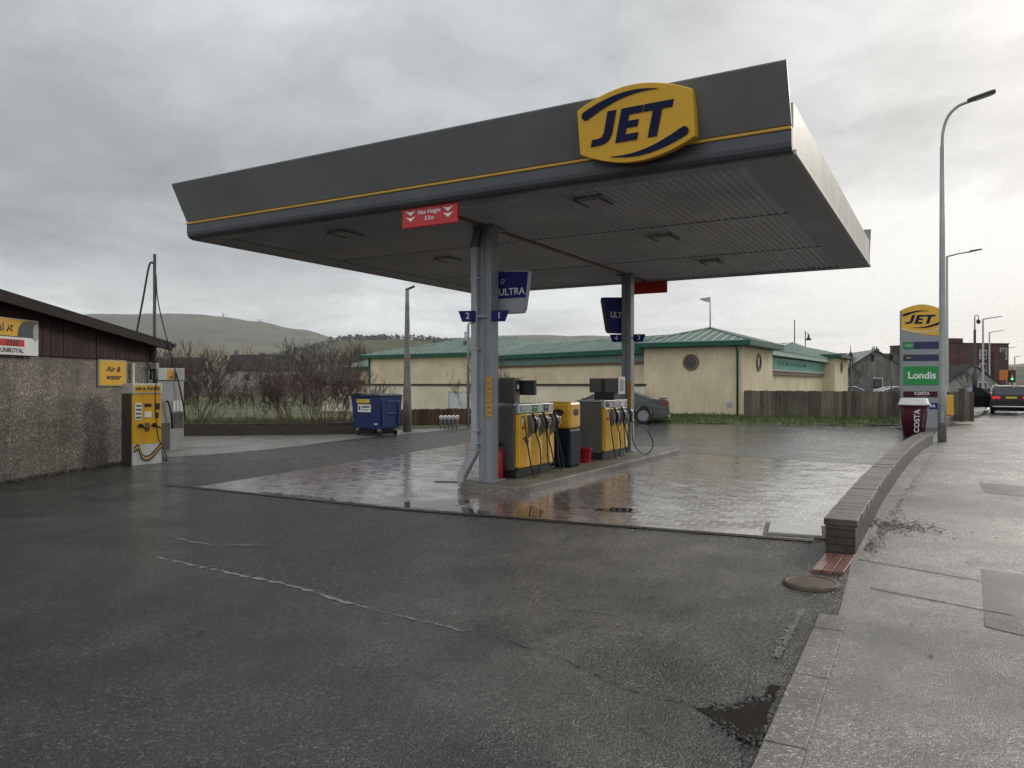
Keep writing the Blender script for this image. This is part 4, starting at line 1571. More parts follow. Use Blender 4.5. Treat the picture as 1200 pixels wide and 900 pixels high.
# ------------------------------------------------------------------ vehicles
def wheel(parent, x, y, r, w=.2, side=1):
    wh = MB().disc((x, y, r), r, (0, 1, 0), w, 24).build('wheel', M['tyre'], parent, .02)
    mb = MB()
    mb.disc((x, y + side * (w / 2 + .004), r), r * .66, (0, 1, 0), .012, 20)
    rim = mb.build('rim', M['alloy'], wh)
    return wh


def car(name, label, loc, rotz, paint, prof, house, W, axles, wr=.33, lamp='lamp_red', detail=True, group=None):
    """prof: side outline of the lower body; house: greenhouse outline (front-bottom, front-top, rear-top, rear-bottom). +x is forward."""
    t = thing(name, label, 'car', loc, rotz, group)
    hw_ = W / 2
    # body outline with wheel arches cut from the bottom edge
    sill = .20
    bot = []
    for ax in sorted(axles):
        ra = wr + .06
        a0 = math.asin(max(-1, min(1, (sill - wr) / ra)))
        for k in range(9):
            an = PI - a0 + (a0 - (PI - a0)) * k / 8
            bot.append((ax + ra * math.cos(an), wr + ra * math.sin(an)))
    outline = bot + prof
    mb = MB()
    n = len(outline)
    lay = [(-hw_ + .0, .0), (hw_, .0)]
    # slightly tucked sides: middle layer widest
    ys = [-hw_ + .07, -hw_, hw_, hw_ - .07]

    def lim(z):
        return 1.0
    A = []
    for y, inset in ((-hw_, 0), (hw_, 0)):
        for x, z in outline:
            yy = y
            # taper towards the belt and the ends
            k = max(0, (z - .62)) * .16
            e = max(0, abs(x) - 1.75) * .20
            yy = math.copysign(hw_ - k - e * e * 1.6, y)
            A.append((x, yy, z))
    mb.add(A, [tuple(range(n))[::-1], tuple(range(n, 2 * n))])
    for i in range(n):
        j = (i + 1) % n
        mb.f.append([i, j, n + j, n + i])
    mb.build('body', paint, t, .035, 3)
    MB().box(-max(abs(a) for a in axles) - .2, max(axles) + .2, -hw_ + .16, hw_ - .16, .16, .5).build('underbody', M['black'], t)
    # greenhouse
    (xa, za), (xb, zb), (xc, zc), (xd, zd) = house
    yb_, yt = hw_ - .10, hw_ - .27
    vs = [(xa, -yb_, za), (xb, -yt, zb), (xc, -yt, zc), (xd, -yb_, zd), (xa, yb_, za), (xb, yt, zb), (xc, yt, zc), (xd, yb_, zd)]
    mb = MB()
    mb.add(vs, [(0, 1, 2, 3), (7, 6, 5, 4), (4, 5, 1, 0), (3, 2, 6, 7), (1, 5, 6, 2)])
    mb.build('window_glass', M['glass'], t, .03, 2)
    # roof skin and pillars
    mb = MB()
    nk = 8
    zm = lambda q: zb + (zc - zb) * q + .05 * math.sin(PI * q)
    vv_ = []
    for k in range(nk + 1):
        q = k / nk
        x = xb + (xc - xb) * q
        for yy, dz in ((-yt - .015, -.025), (-yt + .08, .012), (0, .028), (yt - .08, .012), (yt + .015, -.025)):
            vv_.append((x, yy, zm(q) + dz))
    mb.add(vv_, [(k * 5 + j, k * 5 + j + 1, (k + 1) * 5 + j + 1, (k + 1) * 5 + j) for k in range(nk) for j in range(4)], smooth=True)
    mb.build('roof', paint, t)
    mb = MB()
    for s_ in (-1, 1):
        for p, q in (((xa, za), (xb, zb)), ((xd, zd), (xc, zc))):
            mb.tube([(p[0], s_ * (yb_ + .0), p[1]), (q[0], s_ * (yt + .0), q[1] - .0)], .035, 6)
        xm = (xb + xc) / 2 + .05
        mb.tube([(xm - .05, s_ * (yb_ + .005), (za + zd) / 2), (xm, s_ * (yt + .005), (zb + zc) / 2)], .025, 6)
        mb.tube([(xb, s_ * yt, zb), (xm, s_ * yt, (zb + zc) / 2 + .05), (xc, s_ * yt, zc)], .03, 6)
    mb.build('pillar', paint, t)
    for ax in axles:
        for s_ in (-1, 1):
            wheel(t, ax, s_ * (hw_ - .11), wr, .21, s_)
    return t


# green saloon parked by the cream building, nose to the left
sal = [(2.35, .22), (2.42, .40), (2.38, .60), (2.15, .74), (1.2, .90), (-1.55, .98), (-2.2, 1.02), (-2.42, .98), (-2.46, .72), (-2.50, .50), (-2.42, .26)]
sal_house = [(1.28, .88), (.38, 1.36), (-.85, 1.36), (-1.95, .99)]
fx, fy = 5.45, 31.6            # rear near wheel on the ground
ca = R(170)                    # heading
hd_ = Vector((math.cos(ca), math.sin(ca)))
lf = Vector((-hd_.y, hd_.x))
cc_ = Vector((fx, fy)) + hd_ * 1.42 - lf * .80
car_g = car('parked_car', 'dark green saloon car parked beyond the pumps by the cream building', (cc_.x, cc_.y, 0), ca, M['car_green'], sal, sal_house, 1.84, (1.42, -1.42), .335)
for s_ in (-1, 1):
    mb = MB()
    mb.prism([(-2.06, .86), (-2.42, .93), (-2.475, .90), (-2.47, .80), (-2.30, .80)], s_ * .70, s_ * .862, 'xz')
    mb.build('tail_light', M['lamp_red'], car_g, .01)
    MB().box(2.2, 2.38, min(s_ * .5, s_ * .8), max(s_ * .5, s_ * .8), .6, .70).build('headlight', M['ultra_grey'], car_g, .02)
    MB().box(.95, 1.12, min(s_ * .90, s_ * 1.05), max(s_ * .90, s_ * 1.05), .95, 1.07).build('wing_mirror', M['car_green'], car_g, .03)
MB().box(-2.515, -2.44, -.75, .75, .26, .36).build('bumper_trim', M['chrome'], car_g, .02)
MB().box(-2.50, -2.462, -.26, .26, .62, .73).build('number_plate', M['plate'], car_g)
mb = MB()
for s_ in (-1, 1):
    mb.tube([(1.24, s_ * .835, .925), (.4, s_ * .69, 1.345), (-.3, s_ * .665, 1.40), (-.9, s_ * .69, 1.345), (-1.85, s_ * .83, 1.01)], .014, 5)
mb.build('window_trim', M['chrome'], car_g)
MB().box(-2.42, -2.1, -.6, .6, 1.03, 1.065).build('boot_spoiler', M['car_green'], car_g, .015)

# black estate on the road, rear view, brake lights on, near-side door open
suvp = [(2.15, .28), (2.22, .5), (2.15, .82), (1.95, .92), (1.1, 1.02), (-1.9, 1.08), (-2.15, 1.04), (-2.24, .74), (-2.24, .45), (-2.1, .28)]
suv_house = [(1.15, 1.0), (.45, 1.48), (-1.65, 1.50), (-2.10, 1.06)]
ca = R(58)
sc_ = Vector((26.9, 41.0)) + Vector((math.cos(ca), math.sin(ca))) * 2.2
car_s = car('estate_car', 'black estate car with red tail lights and open door on the road', (sc_.x, sc_.y, .0), ca, M['car_black'], suvp, suv_house, 1.92, (1.35, -1.35), .35, group=None)
for s_ in (-1, 1):
    MB().box(-2.262, -2.16, min(s_ * .50, s_ * .88), max(s_ * .50, s_ * .88), .84, .98).build('tail_light', M['brake'], car_s, .015)
    MB().box(1.0, 1.15, min(s_ * .93, s_ * 1.1), max(s_ * .93, s_ * 1.1), .98, 1.12).build('wing_mirror', M['car_black'], car_s, .03)
MB().box(-2.262, -2.23, -.26, .26, .86, .97).build('number_plate', M['plate'], car_s)
MB().box(-2.27, -2.2, -.86, .86, .40, .46).build('bumper_trim', M['chrome'], car_s, .01)
for s_ in (-1, 1):
    MB().tube([(.4, s_ * .66, 1.53), (-.5, s_ * .68, 1.60), (-1.6, s_ * .66, 1.55)], .025, 6).build('roof_rail', M['chrome'], car_s)
# open door, hinged at the front on the left flank
T = Matrix.Translation((.95, .93, 0)) @ Matrix.Rotation(R(-68), 4, 'Z')
mb = MB()
mb.prism([(0, .30), (-1.05, .30), (-1.12, .60), (-1.08, 1.02), (0, 1.02)], -.05, .05, 'xz', T)
dr = mb.build('door', M['car_black'], car_s, .02)
mb = MB()
mb.prism([(-.05, 1.02), (-1.05, 1.02), (-.95, 1.45), (-.55, 1.44)], -.02, .02, 'xz', T)
mb.build('window_glass', M['glass'], dr)
ca2 = R(60)
hat = car('hatchback', 'silver hatchback waiting on the road ahead of the black estate', (37.4, 58.0, 0), R(58), M['car_silver'], suvp, suv_house, 1.8, (1.35, -1.35), .33)
for s_ in (-1, 1):
    MB().box(-2.262, -2.16, min(s_ * .55, s_ * .85), max(s_ * .55, s_ * .85), .84, .98).build('tail_light', M['brake'], hat, .015)
# two cars parked behind the fence, only roofs show
for (x, y, rz, pm, lab) in ((31.0, 70.0, R(10), 'car_silver', 'pale silver car behind the fence beside the cream building'), (34.4, 68.0, R(6), 'car_white', 'white car behind the fence left of the price totem')):
    car('parked_car', lab, (x, y, 0), rz, M[pm], sal, sal_house, 1.84, (1.42, -1.42), .33)

# ------------------------------------------------------------------ wheelie dumpster
t = thing('wheelie_bin', 'large blue four wheeled refuse bin with black lid by the lamp post', 'refuse bin', (-4.14, 23.75, 0), R(-35))
mb = MB()
z0, z1 = .24, 1.26
mb.add([(-1.20, .06, z0), (-.03, .06, z0), (-.03, .95, z0), (-1.20, .95, z0), (-1.27, 0, z1), (0.02, 0, z1), (0.02, 1.03, z1), (-1.27, 1.03, z1)],
       [(3, 2, 1, 0), (0, 1, 5, 4), (1, 2, 6, 5), (2, 3, 7, 6), (3, 0, 4, 7), (4, 5, 6, 7)])
body_ = mb.build('body', M['bin_blue'], t, .03, 3)
mb = MB()
for zz in (.50, .66):
    mb.add([(-1.16, .06 - (zz - z0) * .059 - .012, zz - .02), (-.25, .06 - (zz - z0) * .059 - .012, zz - .02), (-.25, .06 - (zz - z0) * .059 - .012, zz + .02), (-1.16, .06 - (zz - z0) * .059 - .012, zz + .02),
            (-1.16, .08, zz - .03), (-.25, .08, zz - .03), (-.25, .08, zz + .03), (-1.16, .08, zz + .03)], [(0, 1, 2, 3), (1, 0, 4, 5), (3, 2, 6, 7), (0, 3, 7, 4), (2, 1, 5, 6)])
mb.box(.0, .03, .10, .22, .32, 1.15)
mb.box(.0, .03, .30, .92, 1.05, 1.12)
mb.box(.0, .03, .82, .92, .32, 1.05)
mb.box(-.005, .03, .32, .80, .70, .73)
mb.build('ribs', M['bin_blue'], body_, .01)
mb = MB()
for k in range(3):
    mb.box(-1.31 + k * .455, -1.31 + (k + 1) * .455 - .012, -.06, 1.06, 1.265, 1.30)
    T = Matrix.Translation((-1.31 + k * .455, .5, 1.30)) @ Matrix.Rotation(R((-4, 3, 5)[k]), 4, 'Y')
    mb.box(.03, .42, -.5, .5, -.01, .035 + .01 * k, T)
mb.build('lid', M['black'], t, .015)
MB().box(-1.0, -.42, -.012, .012, 1.04, 1.17).build('yellow_sticker', M['plate'], t, .004)
q = MB().box(-.95, -.38, -.004, .018, .76, 1.00).build('white_sticker', M['white'], t, .004)
mb = MB()
mb.box(-.90, -.83, -.007, -.0045, .82, .95)
mb.box(-.76, -.42, -.007, -.0045, .90, .95)
mb.box(-.76, -.46, -.007, -.0045, .83, .85)
mb.build('sticker_print', M['screen'], q)
MB().box(-.25, -.12, .025, .05, .37, .41).build('small_sticker', M['white'], t)
for x, y in ((-1.08, .15), (-.14, .15), (-1.08, .86), (-.14, .86)):
    cs = MB().disc((x, y, .10), .10, (0.3, 1, 0), .05, 18).build('caster', M['tyre'], t, .01)
    MB().box(x - .04, x + .04, y - .05, y + .05, .16, .24).build('fork', M['galv'], cs)

# tank vent pipes and filler caps
t = thing('vent_pipe', 'galvanised tank vent pipe frame behind the near column', 'pipe', (-1.68, 29.2, 0), R(10))
mb = MB()
mb.tube([(0, 0, 0), (0, 0, 3.9), (.05, 0, 4.0), (.35, 0, 4.0), (.4, 0, 3.9), (.4, 0, 3.2)], .05, 8)
mb.tube([(.55, 0, .4), (.55, 0, 3.0)], .04, 8)
mb.tube([(0, 0, .45), (.55, 0, .45)], .03, 6)
mb.tube([(0, 0, 2.5), (.55, 0, 2.5)], .03, 6)
mb.build('pipework', M['galv'], t)
t = thing('filler_point', 'row of white capped tank filler pipes in front of the low brown fence', 'filler pipes', (-2.62, 28.0, 0), R(15))
for k in range(5):
    q = MB().tube([(k * .15, 0, 0), (k * .15, 0, .34), (k * .15, -.05, .40)], .045, 8).build('filler_pipe', M['galv'], t)
    MB().disc((k * .15, -.08, .42), .075, (0, 1, .6), .07, 12).build('cap', M['white'], q)

# ------------------------------------------------------------------ garage building on the left
W0 = Vector((-8.53, 12.69))
wd = Vector((.102, .995)).normalized()
ga = math.atan2(wd.y, wd.x)
t = thing('garage', 'pebble dashed garage with dark timber gable and sloping roof at the left', 'building', (W0.x, W0.y, 0), ga)
garage = t
# local: x along the wall away from the camera, y to the left (into the building)
MB().box(-6, 4.42, 0, 7, 0, 2.18).build('wall', M['dash'], t)
mb = MB()
rgx = random.Random(9)
k = -6.
while k < 4.44:
    bw = rgx.uniform(.09, .12)
    zt = 3.05 - .117 * k
    d_ = -.045 - rgx.uniform(0, .012)
    mb.prism([(k, 2.16), (k + bw - .006, 2.16), (k + bw - .006, zt - .118 * bw), (k, zt)], d_, -.002, 'xz')
    k += bw
mb.build('timber_cladding', M['wood_brown'], t)
mb = MB()
mb.prism([(-6.5, 3.80), (4.72, 2.50), (4.72, 2.60), (-6.5, 3.90)], -.30, 7.3, 'xz')
roof_ = mb.build('roof', M['felt'], t)
mb = MB()
mb.prism([(-6.5, 3.70), (4.70, 2.40), (4.70, 2.51), (-6.5, 3.81)], -.335, -.28, 'xz')
mb.build('barge_board', M['barge'], roof_, .006)
mb = MB()
mb.tube([(4.76, -.36, 2.53), (4.76, 7.3, 2.53)], .05, 8)
mb.build('gutter', M['black'], t)
MB().tube([(3.62, -.05, .0), (3.62, -.05, 2.1)], .035, 8).build('drainpipe', M['offwhite'], t)
mb = MB()
for i in range(220):
    x = rgx.uniform(-2, 4.4)
    s_ = rgx.uniform(.02, .06)
    mb.lathe([(s_, 0), (s_ * .8, s_ * .5), (s_ * .3, s_ * .8)], 6, (x, -.02 - abs(rgx.gauss(0, .06)), 0))
struct(mb.build('moss', M['earth'], loc=(W0.x, W0.y, 0), rotz=ga), 'stuff')


# signs on the garage wall; local frame reading direction: x runs towards +wall direction seen from outside (right-hand side)
def wall_sign(name, label, k0, k1, z0, z1, off):
    p = W0 + wd * ((k0 + k1) / 2) + Vector((wd.y, -wd.x)) * off
    return thing(name, label, 'sign', (p.x, p.y, (z0 + z1) / 2), ga), (k1 - k0) / 2, (z1 - z0) / 2


t, a, b = wall_sign('wall_sign', 'square yellow air and water sign on the pebble dashed wall', 2.50, 3.43, 1.60, 2.15, .012)
MB().box(-a, a, -.02, .01, -b, b).build('frame', mat('frame_grey', (.36, .37, .28), .5), t, .012)
MB().box(-a + .04, a - .04, -.026, -.0205, -b + .03, b - .03).build('panel', M['yellow'], t, .004)
text('Air &', .155, M['navy'], 'lettering', t, (0, -.028, .075), .001, .003, .25, sx=1.35)
text('water', .155, M['navy'], 'lettering', t, (0, -.028, -.085), .001, .003, .25, sx=1.35)
t, a, b = wall_sign('tyre_sign', 'yellow and white tyre advertising board on the timber gable', -1.4, .76, 2.14, 2.76, .075)
MB().box(-a, a, -.02, .01, -b, b).build('board', M['white'], t, .004)
MB().box(-a + .01, a - .01, -.024, -.0205, .012, b - .01).build('yellow_panel', M['yellow'], t)
mb = MB()
mb.box(-a, a, -.0255, -.0245, -.0, .010)
mb.build('divider', M['black'], t)
mb = MB()
mb.prism([(a - .50, .012)] + arc(a - .30, .012, .20, .27, 180, 90, 8) + [(a - .02, .28), (a - .02, .012)], -.0245, -.027, 'xz')
ty = mb.build('tyre_picture', M['screen'], t)
mb = MB()
mb.prism(arc(a - .06, .10, .085, .15, 90, 270, 8) + [(a - .02, -.05 + .065), (a - .02, .25)], -.0272, -.029, 'xz')
mb.build('rim_picture', M['ultra_grey'], ty)
text('Continental', .20, M['black'], 'lettering', t, (a - .80, -.025, .145), .001, .003, .0, 'RIGHT')
mb = MB()
mb.tube([(a - .74, -.026, .09), (a - .70, -.026, .13), (a - .66, -.026, .13), (a - .64, -.026, .19), (a - .60, -.026, .18)], .012, 5)
mb.tube([(a - .70, -.026, .13), (a - .71, -.026, .19)], .008, 5)
mb.tube([(a - .66, -.026, .13), (a - .62, -.026, .09)], .010, 5)
mb.build('emblem', M['black'], t)
MB().box(a - 1.0, a - .34, -.024, -.0205, -.16, -.045).build('red_panel', M['red'], t)
mb = MB()
for k in range(4):
    mb.prism([(a - .74 + k * .07, -.155), (a - .71 + k * .07, -.155), (a - .69 + k * .07, -.05), (a - .72 + k * .07, -.05)], -.0245, -.026, 'xz')
mb.build('stripe', M['black'], t)
text('UNIROYAL', .105, M['black'], 'lettering', t, (a - .36, -.0215, -.235), .001, .003, .0, 'RIGHT')
text('TYRE', .105, M['black'], 'lettering', t, (a - 1.22, -.0215, -.225), .001, .003, .0, 'RIGHT')

# air machine
t = thing('air_machine', 'yellow fronted air and water machine standing by the garage wall', 'air machine', (-7.66, 15.35, 0), R(60))
MB().box(0, .65, .025, .36, 0, 1.45).build('cabinet', M['steel'], t, .01)
q = MB().box(0, .65, -.01, .024, .42, 1.32).build('front_panel', M['yellow_pump'], t, .006)
MB().box(.0, .65, -.01, .024, 1.322, 1.45).build('upper_panel', M['yellow_pump'], t, .004)
hd = MB().box(-.01, .66, -.03, .30, 1.452, 1.66).build('header', M['offwhite'], t, .012)
MB().box(.03, .62, -.034, -.031, 1.48, 1.62).build('header_panel', M['yellow'], hd)
text('AIR & WATER', .088, M['navy'], 'lettering', hd, (.325, -.036, 1.55), .001, .002)
q2 = MB().box(0, .65, -.012, .022, .0, .418).build('lower_panel', M['offwhite'], t, .004)
for k, (cm) in enumerate(('lip', 'yellow', 'lip')):
    off = k * .045
    path = [(.03, .36 - off), (.12, .42 - off), (.16, .34 - off), (.2, .22 - off), (.33, .17 - off), (.48, .26 - off), (.64, .42 - off)]
    mb = MB()
    mb.tube(bez([(x, -.016, z) for x, z in path], 30), .016, 6)
    mb.build('stripe', M[cm], q2)
for x0, x1, za, zb_, cm, nm in ((.05, .20, .92, 1.26, 'white', 'instruction_card'), (.26, .42, .96, 1.08, 'white', 'price_card'), (.26, .42, 1.18, 1.25, 'black', 'coin_slot'), (.50, .61, 1.12, 1.25, 'black', 'gauge'),
                                (.50, .58, .94, 1.06, 'screen', 'keypad'), (.27, .37, .68, .86, 'brown_band', 'hose_holder')):
    MB().box(x0, x1, -.02, -.011, za, zb_).build(nm, M[cm], q, .004)
mb = MB()
for k in range(4):
    mb.box(.07, .18, -.022, -.0205, .95 + k * .08, .985 + k * .08)
mb.build('card_print', M['lip'], q)
for x in (.16, .47):
    mb = MB()
    mb.disc((x, -.04, .80), .045, (0, 1, 0), .06, 12)
    mb.tube([(x, -.06, .80), (x + .10, -.10, .74)], .02, 6)
    mb.build('nozzle', M['black'], q)
mb = MB()
mb.tube(bez([(.52, -.06, 1.78), (.46, -.08, 1.5), (.46, -.09, 1.1), (.50, -.10, .6), (.62, -.12, .3), (.70, -.12, .08), (.66, -.1, .06), (.62, -.06, .25)], 40), .012, 6)
mb.build('hose', M['rubber'], t)
# vacuum machine
t = thing('vacuum_machine', 'grey steel car vacuum machine standing behind the yellow air machine', 'vacuum machine', (-8.56, 18.4, 0), R(60))
MB().box(0, .72, 0, .5, 0, 1.72).build('cabinet', M['steel_lite'], t, .012)
hd = MB().box(-.01, .73, -.02, .5, 1.735, 2.04).build('header', M['steel_lite'], t, .012)
MB().box(.0, .40, -.026, -.021, 1.75, 2.02).build('header_panel', M['offwhite'], hd)
q = MB().box(.24, .40, -.031, -.0265, 1.76, 2.01).build('yellow_panel', M['yellow'], hd)
MB().box(.30, .38, -.034, -.0315, 1.80, 1.84).build('print', M['brown_band'], q)
MB().box(.02, .32, -.018, .0, .04, .70).build('lower_door', M['steel'], t, .006)
MB().box(.36, .70, -.012, .0, .55, .95).build('grille', M['steel'], t, .006)
for k in range(3):
    MB().box(.40 + k * .10, .48 + k * .10, -.016, -.002, .98, 1.24).build('instruction_card', M['white'], t, .003)
mb = MB()
mb.tube(bez([(.18, -.05, 1.22), (.22, -.1, 1.2), (.28, -.12, .9), (.33, -.1, .58)], 16), .024, 8)
mb.tube(bez([(.45, -.06, 1.95), (.52, -.1, 1.6), (.62, -.12, 1.1), (.70, -.08, .75)], 20), .02, 8)
mb.build('hose', M['rubber'], t)
# hose mast
t = thing('hose_mast', 'thin dark mast with hanging hoses at the end of the garage', 'mast', (-7.98, 17.0, 0), 0)
MB().tube([(0, 0, 0), (0, 0, 2.2), (.0, 0, 4.55)], [.04, .04, .035], 8).build('pole', M['mast'], t)
MB().tube(bez([(0.02, 0, 4.30), (-.07, -.02, 4.36), (-.13, -.03, 4.2), (-.24, -.06, 3.5), (-.36, -.12, 2.72)], 24), .022, 6).build('hose', M['rubber'], t)
MB().tube(bez([(.03, 0, 4.1), (.06, 0, 3.6), (.16, .05, 3.0), (.34, .2, 2.1), (.36, .25, 1.75)], 24), .014, 6).build('cable', M['rubber'], t)
MB().box(-.06, .07, -.07, .06, 1.98, 2.12).build('clamp', M['galv'], t, .006)
MB().tube([(-.04, -.06, 1.98), (-.06, -.07, 1.75)], .03, 6).build('pulley', M['black'], t)

# ------------------------------------------------------------------ cream building with green roofs
BR = R(-32)
t = thing('cream_building', 'long cream rendered building with green metal roofs and round windows', 'building', (10.9, 36.0, 0), BR)
bld = t
bex, bey = Vector((math.cos(BR), math.sin(BR))), Vector((-math.sin(BR), math.cos(BR)))


def BL(x, y):
    """world -> building local"""
    d = Vector((x - 10.9, y - 36.0))
    return (d.dot(bex), d.dot(bey))


def hip_roof(mb, base, ridge, z0, z1, over=0.):
    """base: 4 corners ccw; ridge: 2 points"""
    b_ = [(x, y, z0) for x, y in base]
    r_ = [(x, y, z1) for x, y in ridge]
    mb.add(b_ + r_, [(0, 1, 5, 4), (1, 2, 5), (2, 3, 4, 5), (3, 0, 4), (3, 2, 1, 0)])


def seams(mb, a, b, ra, rb_, n, h=.035):
    """standing seams on a roof plane from eave a-b up to ridge ra-rb"""
    a, b, ra, rb_ = map(Vector, (a, b, ra, rb_))
    for k in range(n + 1):
        q = k / n
        p = a.lerp(b, q)
        # climb straight up the slope, stop at the hip
        tgt = ra.lerp(rb_, q)
        up = Vector((0, 0, h))
        mb.tube([p + up * .6, tgt + up * .6], h * .55, 4, True, False)


# corner pavilion
mb = MB()
mb.box(-4.95, 0, 0, 5.9, 0, 3.46)
mb.build('pavilion_wall', M['render'], t)
ov = .5
base = [(-4.95 - ov, -ov), (ov, -ov), (ov, 5.9 + ov), (-4.95 - ov, 5.9 + ov)]
mb = MB()
ap = (-2.475, 2.95)
vs = [(x, y, 3.70) for x, y in base] + [(ap[0], ap[1], 4.56)]
mb.add(vs, [(0, 1, 4), (1, 2, 4), (2, 3, 4), (3, 0, 4), (3, 2, 1, 0)])
rf = mb.build('pavilion_roof', M['roof_green'], t)
mb = MB()
apx = Vector((ap[0], ap[1], 4.56))
for e in range(4):
    a, b = Vector((*base[e], 3.70)), Vector((*base[(e + 1) % 4], 3.70))
    mb.tube([a + Vector((0, 0, .03)), apx + Vector((0, 0, .03))], .05, 5)
    for k in range(1, 13):
        q = k / 13
        p = a.lerp(b, q)
        # seam runs perpendicular to the eave until it meets the hip
        mid = (a + b) / 2
        f_ = 1 - abs(q - .5) * 2
        tgt = p + (apx - mid) * f_
        mb.tube([p + Vector((0, 0, .02)), tgt + Vector((0, 0, .02))], .022, 4, True, False)
mb.build('seam', M['seam'], rf)
mb = MB()
e_ = ov
for (x0, x1, y0, y1) in ((-4.95 - e_, e_, -e_, -e_ + .06), (-4.95 - e_, e_, 5.9 + e_ - .06, 5.9 + e_), (-4.95 - e_, -4.95 - e_ + .06, -e_ + .06, 5.9 + e_ - .06), (e_ - .06, e_, -e_ + .06, 5.9 + e_ - .06)):
    mb.box(x0, x1, y0, y1, 3.48, 3.695)
mb.build('pavilion_fascia', M['trim_green'], t)
MB().box(-4.95 - e_ + .07, e_ - .07, -e_ + .07, 5.9 + e_ - .07, 3.47, 3.50).build('eave_soffit', M['trim_green'], t)


def round_window(c, axis, r, parent):
    ax = Vector(axis)
    fr = MB()
    # ring
    n = 28
    u_ = Vector((0, 0, 1))
    w_ = ax.cross(u_)
    c = Vector(c)
    vs, fs = [], []
    for k in range(n):
        an = 2 * PI * k / n
        d = u_ * math.cos(an) + w_ * math.sin(an)
        for rr2, dd in ((r, 0), (r, .06), (r * .68, .06), (r * .68, .0)):
            vs.append(tuple(c + d * rr2 + ax * dd))
    for k in range(n):
        k2 = (k + 1) % n
        for j in range(3):
            fs.append((k * 4 + j, k2 * 4 + j, k2 * 4 + j + 1, k * 4 + j + 1))
    fr.add(vs, fs)
    o = fr.build('window', M['brown_band'], parent)
    MB().disc(c + ax * .015, r * .69, ax, .02, 24).build('pane', M['screen'], o)


round_window((-2.50, -.002, 2.72), (0, -1, 0), .40, t)
round_window((.002, 2.95, 2.75), (1, 0, 0), .45, t)
for (x, z) in ((-4.4, .55), (-.6, .55)):
    MB().box(x - .14, x + .14, -.03, .0, z, z + .22).build('air_vent', M['ultra_grey'], t, .006)
MB().tube([(-.22, -.07, 0), (-.22, -.07, 3.2), (-.22, -.35, 3.47)], .05, 8).build('drainpipe', M['trim_green'], t)
# flagpole on the pavilion roof
mb = MB()
mb.tube([(ap[0], ap[1], 4.5), (ap[0], ap[1], 6.2)], .035, 8)
fp = mb.build('flagpole', M['galv'], t)
MB().prism([(ap[0] - .04, 6.20), (ap[0] - .04, 5.93), (ap[0] - .3, 5.98), (ap[0] - .62, 6.14)], ap[1] - .01, ap[1] + .01, 'xz').build('pennant', M['ultra_grey'], fp)

# wing to the right: teal panel under a pale eave
MB().box(-6, -.6, 5.9, 24.0, 0, 3.2).build('wing_wall', M['render'], t)
q = MB().box(-.6, -.52, 5.95, 23.6, 2.52, 3.18).build('teal_panel', M['teal'], t)
mb = MB()
rt_ = random.Random(12)
y = 9.4
while y < 17.5:
    w2 = rt_.uniform(.22, .5)
    st = rt_.choice(('I', 'O', 'L', 'n'))
    z0_, z1_ = 2.74, 3.02 if rt_.random() < .7 else 2.94
    x_ = -.515
    if st in 'ILn':
        mb.box(x_, x_ + .01, y, y + .09, z0_, z1_)
    if st == 'O':
        mb.box(x_, x_ + .01, y, y + .08, z0_, z1_ - .05)
        mb.box(x_, x_ + .01, y + w2 - .08, y + w2, z0_, z1_ - .05)
        mb.box(x_, x_ + .01, y + .08, y + w2 - .08, z0_, z0_ + .06)
        mb.box(x_, x_ + .01, y + .08, y + w2 - .08, z1_ - .11, z1_ - .05)
    if st == 'L':
        mb.box(x_, x_ + .01, y + .09, y + w2, z0_, z0_ + .06)
    if st == 'n':
        mb.box(x_, x_ + .01, y + .09, y + w2, z1_ - .1, z1_ - .04)
        mb.box(x_, x_ + .01, y + w2 - .08, y + w2, z0_, z1_ - .1)
    y += w2 + .16
mb.build('lettering', mat('faded_letter', (.03, .15, .12), .5), q)
MB().box(-.6, -.40, 5.95, 23.8, 2.40, 2.50).build('ledge', M['ultra_grey'], t)
MB().box(-.6, -.45, 5.95, 23.8, 2.18, 2.398).build('ledge_band', M['brown_band'], t)
MB().box(-1.0, -.10, 6.0, 24.1, 3.24, 3.46).build('wing_fascia', mat('pale_trim', (.30, .45, .38), .45), t)
mb = MB()
hip = [(-10, 6.2), (-.08, 6.2), (-.08, 33), (-10, 33)]
apex2 = (-3.2, 27.0)
mb.add([(x, y, 3.47) for x, y in hip] + [(apex2[0], apex2[1] - 1, 4.92), (apex2[0], apex2[1], 4.92)], [(0, 1, 4), (1, 2, 5, 4), (2, 3, 5), (3, 0, 4, 5), (3, 2, 1, 0)])
rf2 = mb.build('wing_roof', M['roof_green'], t)
mb = MB()
a, b = Vector((-.08, 6.2, 3.5)), Vector((-.08, 33, 3.5))
for k in range(1, 40):
    q_ = k / 40
    p = a.lerp(b, q_)
    f_ = min(1, q_ / .74) if q_ < .74 else max(0, (1 - q_) / .26)
    mb.tube([p, p + Vector((-3.12, 0, 1.45)) * f_], .025, 4, True, False)
mb.tube([(-.08, 6.2, 3.5), (apex2[0], apex2[1] - 1, 4.94)], .05, 5)
mb.build('seam', M['seam'], rf2)
MB().tube([(apex2[0], apex2[1], 4.9), (apex2[0], apex2[1], 6.75)], .04, 6).build('finial', M['mast'], rf2)
